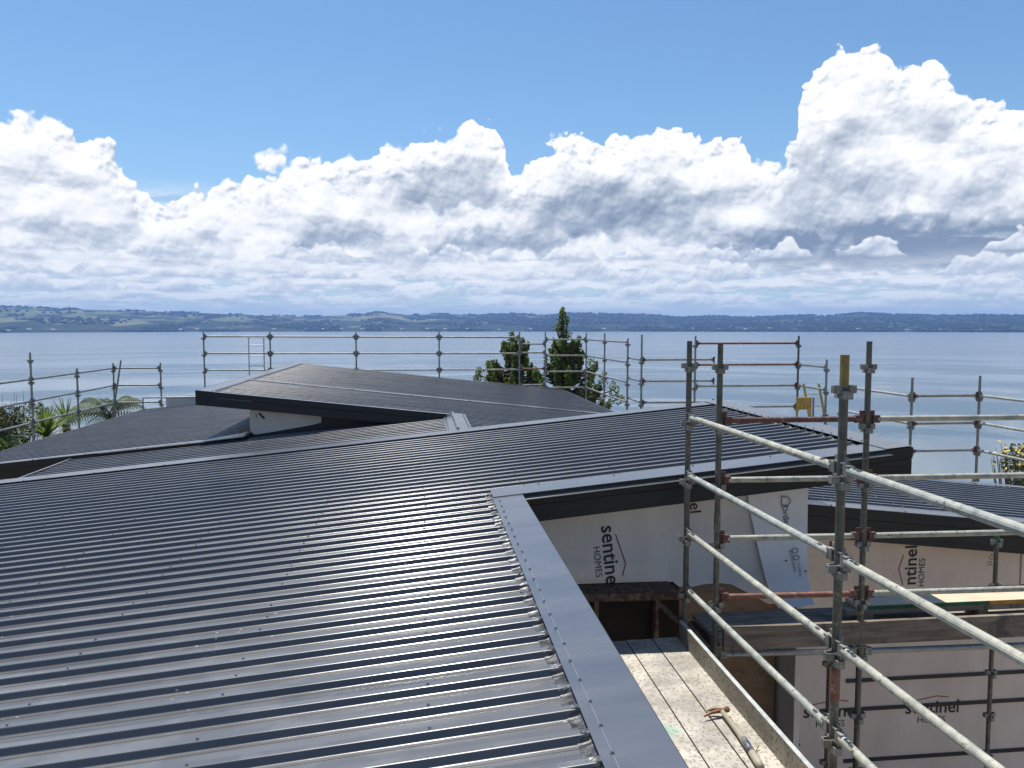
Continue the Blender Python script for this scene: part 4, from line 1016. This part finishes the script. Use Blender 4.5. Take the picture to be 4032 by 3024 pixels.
# timber deck on the cross run
def timber(x0, x1, y0, y1, z, th, m, label, group=None, name='timber_plank', parts=None):
    j = rng.uniform(-0.006, 0.006)
    mb = MB(); mb.hexa([(x0, y0 + j, z - th), (x1, y0, z - th), (x1, y1 - j, z - th), (x0, y1, z - th)], [(x0, y0 + j, z), (x1, y0, z), (x1, y1 - j, z), (x0, y1, z)])
    return mb.build(name, M[m], None, label=label, cat='plank', group=group)
G = 'weathered timber planks of the deck'
timber(2.47, 4.05, 6.215, 6.435, -2.645, 0.04, 'oldwood', 'weathered deck plank at the front edge, left end behind the toe board', G)
timber(2.47, 4.02, 6.445, 6.665, -2.640, 0.04, 'oldwood', 'weathered deck plank in the middle of the deck left of the boards', G)
timber(2.47, 4.06, 6.675, 6.90, -2.646, 0.04, 'oldwood', 'weathered deck plank at the back under the hanging wrap', G)
timber(4.07, 6.4, 6.215, 6.435, -2.648, 0.04, 'oldwood', 'weathered deck plank at the front edge under the coloured boards', G)
timber(4.08, 6.4, 6.445, 6.665, -2.642, 0.04, 'oldwood', 'weathered deck plank under the pale timber board', G)
timber(4.09, 6.4, 6.675, 6.90, -2.647, 0.04, 'oldwood', 'weathered deck plank along the back of the right deck', G)
timber(3.95, 6.5, 6.70, 6.86, -2.565, 0.04, 'newwood', 'pale timber strip lying at the back of the deck')
tb2 = timber(2.462, 6.5, 6.10, 6.138, -2.475, 0.195, 'toewood', 'dark weathered toe board on edge along the front of the timber deck', None, 'toe_board'); tb2['category'] = 'toe board'
MB().box(5.33, 5.35, 6.094, 6.0995, -2.66, -2.485).build('clip', M['galv'], tb2)
MB().box(5.39, 5.405, 6.094, 6.0995, -2.66, -2.485).build('clip', M['galv'], tb2)
lb = timber(3.72, 6.5, 6.44, 6.66, -2.505, 0.042, 'oldwood', 'grey board lying under the green and orange edged board')
for x, w_ in ((3.9, 'left end'), (5.0, 'middle'), (6.2, 'right end')): timber(x, x + 0.09, 6.45, 6.655, -2.548, 0.09, 'oldwood', 'short timber packer under the ' + w_ + ' of the grey board', 'packers under the grey board', 'packer')
gb = thing('timber_board', (5.2, 6.55, -2.503), 'pale timber board with its edge painted green and orange', 'board')
MB().box(3.83, 6.5, 6.425, 6.655, -2.500, -2.462).build('plank', M['newwood'], gb)
MB().box(3.83, 5.08, 6.4215, 6.4245, -2.499, -2.463).build('green_edge', M['edge_green'], gb)
MB().box(5.081, 6.5, 6.4215, 6.4245, -2.499, -2.463).build('orange_edge', M['edge_orange'], gb)
# claw hammer on the planks
hm_ = thing('hammer', (2.04, 4.8, -2.69), 'claw hammer with a rusty head and worn wooden handle lying on the planks', 'hammer')
zt = -2.668
MB().tube([(2.050, 5.09, zt + 0.012), (2.052, 4.97, zt + 0.010), (2.052, 4.80, zt + 0.008), (2.045, 4.65, zt + 0.006), (2.030, 4.45, zt + 0.006), (2.026, 4.40, zt + 0.006)], [0.016, 0.017, 0.021, 0.024, 0.026, 0.022], 12).build('handle', M['handle'], hm_, smooth=True)
MB().tube([(2.0505, 4.72, zt + 0.0095), (2.046, 4.66, zt + 0.0085), (2.037, 4.56, zt + 0.008)], [0.0230, 0.0243, 0.0256], 12).build('grip_paint', M['blue'], hm_, smooth=True)
hd = MB()
hd.tube([(2.10, 5.105, zt + 0.018), (2.085, 5.10, zt + 0.018), (2.075, 5.10, zt + 0.017), (2.03, 5.095, zt + 0.016)], [0.021, 0.021, 0.015, 0.018], 12)
hd.build('head', M['hammer_steel'], hm_)
MB().tube([(2.03, 5.105, zt + 0.020), (1.99, 5.115, zt + 0.018), (1.952, 5.112, zt + 0.010)], [0.014, 0.011, 0.007], 8).build('claw', M['hammer_steel'], hm_)
MB().tube([(2.03, 5.085, zt + 0.018), (1.97, 5.075, zt + 0.014), (1.908, 5.052, zt + 0.003)], [0.014, 0.011, 0.006], 8).build('claw', M['hammer_steel'], hm_)
nl = thing('nail', (2.10, 4.62, -2.69), 'bent nail lying beside the hammer handle', 'nail')
MB().tube([(2.075, 4.60, -2.69), (2.10, 4.63, -2.683), (2.125, 4.655, -2.668)], 0.003, 6).build('shank', M['rustplank'], nl)
MB().tube([(2.072, 4.597, -2.69), (2.078, 4.603, -2.69)], 0.008, 8).build('head', M['rustplank'], nl)
# yellow ladder and yellow edge panel at the far corner
yl = thing('ladder', (8.8, 16.95, -3.2), 'yellow step ladder leaning in the far corner bay of scaffold', 'ladder')
for a, b in (((8.57, -1.27), (8.80, -2.70)), ((8.931, -1.27), (9.17, -2.70))): MB().bar((a[0], 16.9, a[1]), (b[0], 16.75, b[1]), 0.028, 0.07, (0, 1, 0)).build('stile', M['ladder'], yl)
for k in range(5):
    s = 0.17 + 0.19*k; MB().tube([(8.57 + .23*s, 16.9 - .15*s, -1.27 - 1.43*s), (8.931 + .24*s, 16.9 - .15*s, -1.27 - 1.43*s)], 0.014, 8).build('rung', M['alu'], yl)
yp = thing('edge_panel', (8.43, 16.6, -2), 'yellow plastic panel clipped to the corner scaffold below the ladder', 'panel')
MB().box(8.27, 8.605, 16.59, 16.61, -1.80, -1.56).build('plate', M['yellow'], yp)
for z in (-1.565, -1.81): MB().tube([(8.265, 16.6, z), (8.61, 16.6, z)], 0.018, 8).build('rim', M['yellow'], yp)
for x in (8.275, 8.60): MB().tube([(x, 16.6, -1.55), (x, 16.6, -2.3)], 0.018, 8).build('leg', M['yellow'], yp)
for x in (8.36, 8.45, 8.53): MB().box(x, x + 0.05, 16.575, 16.5895, -1.78, -1.70).build('rib', M['yellow'], yp)
MB().tube([(8.662, 16.6, -1.56), (8.662, 16.6, -2.6)], 0.022, 10).build('post', M['galv'], yp)

# ---------------------------------------------------------------- vegetation and the neighbour
def leaf_cloud(mb, c, rad, n, size, upbias=0.5, shell=0.55):
    for _ in range(n):
        while True:
            d = Vector((rng.uniform(-1, 1), rng.uniform(-1, 1), rng.uniform(-1, 1)))
            if 0.02 < d.length <= 1: break
        d = d.normalized()*(d.length**shell)
        p = Vector(c) + Vector((d.x*rad[0], d.y*rad[1], d.z*rad[2]))
        s = size*rng.uniform(0.6, 1.3)
        u = Vector((rng.gauss(0, 1), rng.gauss(0, 1), rng.gauss(0, 1) + upbias*2)).normalized(); w = u.orthogonal().normalized()
        w = (Matrix.Rotation(rng.uniform(0, 6.28), 3, u) @ w)
        mb.quad(p, p + u*s*0.55 + w*s*0.42, p + u*s*1.05, p + u*s*0.5 - w*s*0.42)
def tree(name, base, top, label, plumes, leaf, m, cat='tree', group=None, limb=0.05):
    o = thing(name, base, label, cat, group); B = Vector(base)
    mb = MB(); mb.tube([B, B + (Vector(top) - B)*0.45 + Vector((0.05, 0.03, 0)), Vector(top)], [0.16, 0.09, 0.012], 9)
    for (c, rad, n) in plumes:
        c = Vector(c); t_ = max(0.12, min(0.9, (c.z - rad[2]*1.1 - B.z)/(top[2] - B.z)))
        a = B + (Vector(top) - B)*t_
        mb.tube([a, (a + c)/2 - Vector((0, 0, 0.12)), c, c + Vector((0, 0, rad[2]*0.8))], [limb, limb*0.7, limb*0.4, 0.006], 6)
    mb.build('trunk', M['bark'], o)
    cb = MB()
    for (c, rad, n) in plumes: leaf_cloud(cb, c, rad, n, leaf, 0.6)
    cb.build('crown', M[m], o)
    return o
def plume_set(x, y, z0, z1_, wid, n, seed):
    """upright feathery plumes standing off the stem between z0 and the tip z1_"""
    r = random.Random(seed); out = []
    H = z1_ - z0
    for k in range(n):
        s = r.random()**0.9; z = z0 + H*s
        a = r.uniform(0, 6.28); q = wid(s)*r.uniform(0.1, 1.0)**0.5
        w = r.uniform(0.05, 0.11) + 0.03*(1 - s); h = r.uniform(0.18, 0.46); lean = 0.5*h
        cx, cy = x + q*math.cos(a), y + q*math.sin(a)*0.8
        for m_ in range(3):      # each plume rises and tapers outwards
            f = m_/2; out.append(((cx + lean*f*math.cos(a), cy + lean*f*math.sin(a), z + h*f), (w*(1.25 - 0.7*f), w*(1.25 - 0.7*f), h*0.42), int(40 + 700*w*h*(1.2 - f*0.6))))
        if r.random() < 0.6:
            b = r.uniform(0, 6.28); e = r.uniform(0.12, 0.30)
            out.append(((cx + e*math.cos(b), cy + e*math.sin(b), z + r.uniform(-0.15, 0.2)), (w*0.5, w*0.5, h*0.35), 26))
    return out
pl = plume_set(3.25, 27.6, -3.7, -0.75, lambda s: 0.12 + 1.42*(1 - s)**0.60, 78, 3)
pl += [((3.14, 27.5, -0.46), (0.11, 0.12, 0.30), 110), ((3.34, 27.6, -0.55), (0.10, 0.10, 0.26), 95), ((2.98, 27.5, -0.85), (0.12, 0.12, 0.34), 110), ((3.66, 27.6, -1.25), (0.13, 0.13, 0.34), 100), ((1.98, 27.5, -1.66), (0.12, 0.15, 0.26), 90), ((2.33, 27.5, -1.5), (0.14, 0.15, 0.36), 110), ((1.75, 27.5, -2.2), (0.2, 0.15, 0.14), 60), ((3.95, 27.5, -1.7), (0.15, 0.15, 0.3), 90), ((4.2, 27.5, -2.1), (0.15, 0.15, 0.34), 100), ((4.35, 27.6, -2.7), (0.2, 0.2, 0.34), 110), ((2.0, 27.5, -2.3), (0.26, 0.2, 0.3), 130), ((1.85, 27.5, -1.95), (0.12, 0.12, 0.26), 70)]
tree('ginkgo_tree', (3.3, 27.7, -11.2), (3.22, 27.6, -0.15), 'left of the two green trees, with a broad ragged top level with the lake rails', pl, 0.085, 'leaf', group='two trees behind the lake scaffold')
pl = plume_set(5.1, 27.6, -3.9, -0.85, lambda s: 0.10 + 1.80*(1 - s)**0.66, 92, 5)
pl += [((4.94 + 0.05*math.sin(k*2.1), 27.5, z), (0.13 + 0.05*(k % 2), 0.14, 0.17), 85) for k, z in enumerate((0.40, 0.20, 0.0, -0.22, -0.44, -0.66))] + [((4.94, 27.5, 0.56), (0.08, 0.08, 0.13), 45), ((5.18, 27.5, -0.30), (0.10, 0.1, 0.12), 40), ((4.74, 27.5, -0.05), (0.09, 0.1, 0.10), 30), ((5.14, 27.5, 0.22), (0.07, 0.1, 0.12), 26)]
pl += [((4.60, 27.5, -0.92), (0.12, 0.12, 0.32), 95), ((5.55, 27.5, -0.78), (0.10, 0.10, 0.28), 70), ((6.0, 27.6, -1.45), (0.15, 0.15, 0.33), 95), ((6.45, 27.6, -1.95), (0.16, 0.15, 0.34), 95), ((6.85, 27.6, -2.25), (0.2, 0.15, 0.28), 90), ((5.45, 27.5, -1.2), (0.16, 0.15, 0.36), 100), ((7.0, 27.6, -2.6), (0.25, 0.15, 0.2), 80)]
tree('ginkgo_tree', (5.1, 27.7, -11.2), (4.95, 27.55, 0.62), 'right of the two green trees, with a tall thin spire rising above the far shore', pl, 0.085, 'leaf', group='two trees behind the lake scaffold')
# spiky cabbage tree, palm and shrubs on the left
def blade(mb, c, d, L, w, droop, n=5):
    d = d.normalized(); s = d.cross(Vector((0, 0, 1))); s = s.normalized() if s.length > 1e-3 else Vector((1, 0, 0))
    pts = []
    for k in range(n + 1):
        t_ = k/n; p = c + d*L*t_ - Vector((0, 0, droop*L*t_*t_)); ww = w*(0.55 + 0.9*t_ if t_ < 0.35 else 0.87*(1 - t_)/0.65 + 0.02)
        pts.append((p - s*ww, p + Vector((0, 0, 0.15*ww)), p + s*ww))
    for a, b in zip(pts, pts[1:]):
        mb.quad(a[0], b[0], b[1], a[1]); mb.quad(a[1], b[1], b[2], a[2])
def rosette(name, c, n, L, w, label, seed, m='spike', dry=14):
    r = random.Random(seed); c = Vector(c); gz = ground_z(c.x, c.y)
    o = thing(name, (c.x, c.y, gz), label, 'tree' if name != 'palm_tree' else 'palm', 'spiky plants left of the house')
    MB().tube([(c.x, c.y, gz), (c.x + 0.05, c.y, (gz + c.z)/2), c], [0.16, 0.12, 0.10], 9).build('trunk', M['bark'], o)
    mb = MB()
    for k in range(n):
        el = math.radians(r.uniform(2, 88)); a = r.uniform(0, 6.28)
        blade(mb, c + Vector((0, 0, 0.05)), Vector((math.cos(a)*math.cos(el), math.sin(a)*math.cos(el), math.sin(el))), L*r.uniform(0.75, 1.1), w, 0.10 + 0.25*(1 - el/1.5)*r.random())
    mb.build('crown', M[m], o)
    mb = MB()
    for k in range(dry):
        el = math.radians(r.uniform(-50, 2)); a = r.uniform(0, 6.28)
        blade(mb, c, Vector((math.cos(a)*math.cos(el), math.sin(a)*math.cos(el), math.sin(el))), L*r.uniform(0.7, 1.0), w, 0.15)
    if dry: mb.build('dry_leaves', M['spikedry'], o)
rosette('cabbage_tree', (-10.30, 22.9, -3.05), 110, 1.12, 0.042, 'yellow green cabbage tree with stiff sword leaves behind the left rails', 3, dry=40)
rosette('cabbage_tree', (-10.75, 25.2, -2.95), 70, 0.95, 0.036, 'greyer cabbage tree behind the yellow green one', 9, dry=10)
def palm(c, label, seed, n=16, L=1.7):
    r = random.Random(seed); c = Vector(c); gz = ground_z(c.x, c.y)
    o = thing('palm_tree', (c.x, c.y, gz), label, 'palm')
    MB().tube([(c.x, c.y, gz), c], [0.18, 0.12], 9).build('trunk', M['bark'], o)
    mb = MB()
    for k in range(n):
        a = 6.28*k/n + r.uniform(-0.2, 0.2); el = r.uniform(0.35, 1.15); d = Vector((math.cos(a)*math.cos(el), math.sin(a)*math.cos(el), math.sin(el)))
        side = d.cross(Vector((0, 0, 1))).normalized(); prev = None
        for j in range(1, 19):
            t_ = j/18; p = c + d*L*t_ - Vector((0, 0, 0.62*L*t_*t_))
            for sg in (-1, 1):
                lf = (side*sg*0.75 + d*0.45 + Vector((0, 0, -0.55 - 0.3*t_))).normalized()
                blade(mb, p, lf, 0.50*math.sin(0.35 + 2.5*t_)*r.uniform(0.8, 1.15), 0.026, 0.25, 3)
    mb.build('crown', M['frond'], o)
palm((-9.25, 24.6, -2.62), 'dark feathery palm arching beside the second left post', 4)
def shrub(name, c, rad, n, leaf, m, label, seed, twigs=20, flowers=0, group=None):
    global rng
    old = rng; rng = random.Random(seed); c = Vector(c); gz = ground_z(c.x, c.y)
    o = thing(name, (c.x, c.y, gz), label, 'shrub', group)
    mb = MB()
    for k in range(twigs):
        a = rng.uniform(0, 6.28); q = rng.random()**0.5
        tip = c + Vector((math.cos(a)*rad[0]*q, math.sin(a)*rad[1]*q, rad[2]*(0.5 + 0.75*rng.random())*(1.05 - 0.4*q)))
        b0 = Vector((c.x, c.y, gz)); mb.tube([b0, b0 + (tip - b0)*0.6 + Vector((rng.uniform(-.1, .1), 0, 0)), tip], [0.03, 0.014, 0.004], 5)
    mb.build('stems', M['bark'], o)
    mb = MB()
    for k in range(14):
        a = rng.uniform(0, 6.28); q = rng.random()**0.5*0.75
        cc = c + Vector((math.cos(a)*rad[0]*q, math.sin(a)*rad[1]*q, rng.uniform(-0.7, 0.55)*rad[2]))
        leaf_cloud(mb, cc, (rad[0]*0.42, rad[1]*0.42, rad[2]*0.40), n//14, leaf, 0.3, 0.4)
    mb.build('crown', M[m], o)
    if flowers:
        fm = MB().tube([(0, 0, 0), (0, 0, 0.02)], [0.018, 0.035], 8).mesh('flower', M['flower']); fw_ = fm.copy(); fw_.materials[0] = M['flowerw']
        for k in range(flowers):
            a = rng.uniform(0, 6.28); q = rng.random()**0.5
            place('flower', fm if rng.random() < 0.8 else fw_, o, loc=c + Vector((math.cos(a)*rad[0]*q, math.sin(a)*rad[1]*q - 0.1, rad[2]*rng.uniform(0.2, 1.0))), rot=(rng.uniform(0.4, 1.3), 0, rng.uniform(-1, 1)), scale=(0.9,)*3)
    rng = old
shrub('shrub', (-11.85, 23.6, -2.75), (1.15, 0.9, 0.95), 5200, 0.075, 'leafdk', 'brownish green bush at the far left edge above the rails', 11, 40)
shrub('shrub', (-11.6, 22.4, -3.6), (1.2, 0.8, 0.75), 2600, 0.16, 'frond', 'dark glossy broad leaved shrub low at the left edge', 12, 12)
shrub('shrub', (-12.4, 23.0, -1.45), (0.55, 0.5, 0.6), 700, 0.13, 'leafdk', 'tall twiggy shrub cut off by the left edge', 16, 14)
shrub('flowering_shrub', (12.55, 15.0, -3.15), (0.72, 0.7, 0.75), 4200, 0.06, 'leafdk', 'twiggy shrub with yellow and white flowers at the right edge', 13, 60, 60)
nb = thing('neighbour_house', (-13.2, 19.0, -6.6), 'corner of a neighbouring house with a ribbed grey roof at the left edge', 'house')
MB().box(-16.5, -10.6, 16.3, 20.6, -7.5, -3.75).build('wall', M['neighwall'], nb)
mb = MB(); mb.hexa([(-16.9, 15.9, -3.72), (-10.1, 15.9, -3.72), (-10.1, 21.0, -3.32), (-16.9, 21.0, -3.32)], [(-16.9, 15.9, -3.66), (-10.1, 15.9, -3.66), (-10.1, 21.0, -3.26), (-16.9, 21.0, -3.26)])
nroof = mb.build('roof', M['neigh'], nb)
for k in range(34):
    x = -16.8 + 0.2*k; MB().hexa([(x - 0.03, 15.9, -3.66), (x + 0.03, 15.9, -3.66), (x + 0.03, 21.0, -3.26), (x - 0.03, 21.0, -3.26)], [(x - 0.015, 15.9, -3.62), (x + 0.015, 15.9, -3.62), (x + 0.015, 21.0, -3.22), (x - 0.015, 21.0, -3.22)]).build('rib', M['neigh'], nroof)
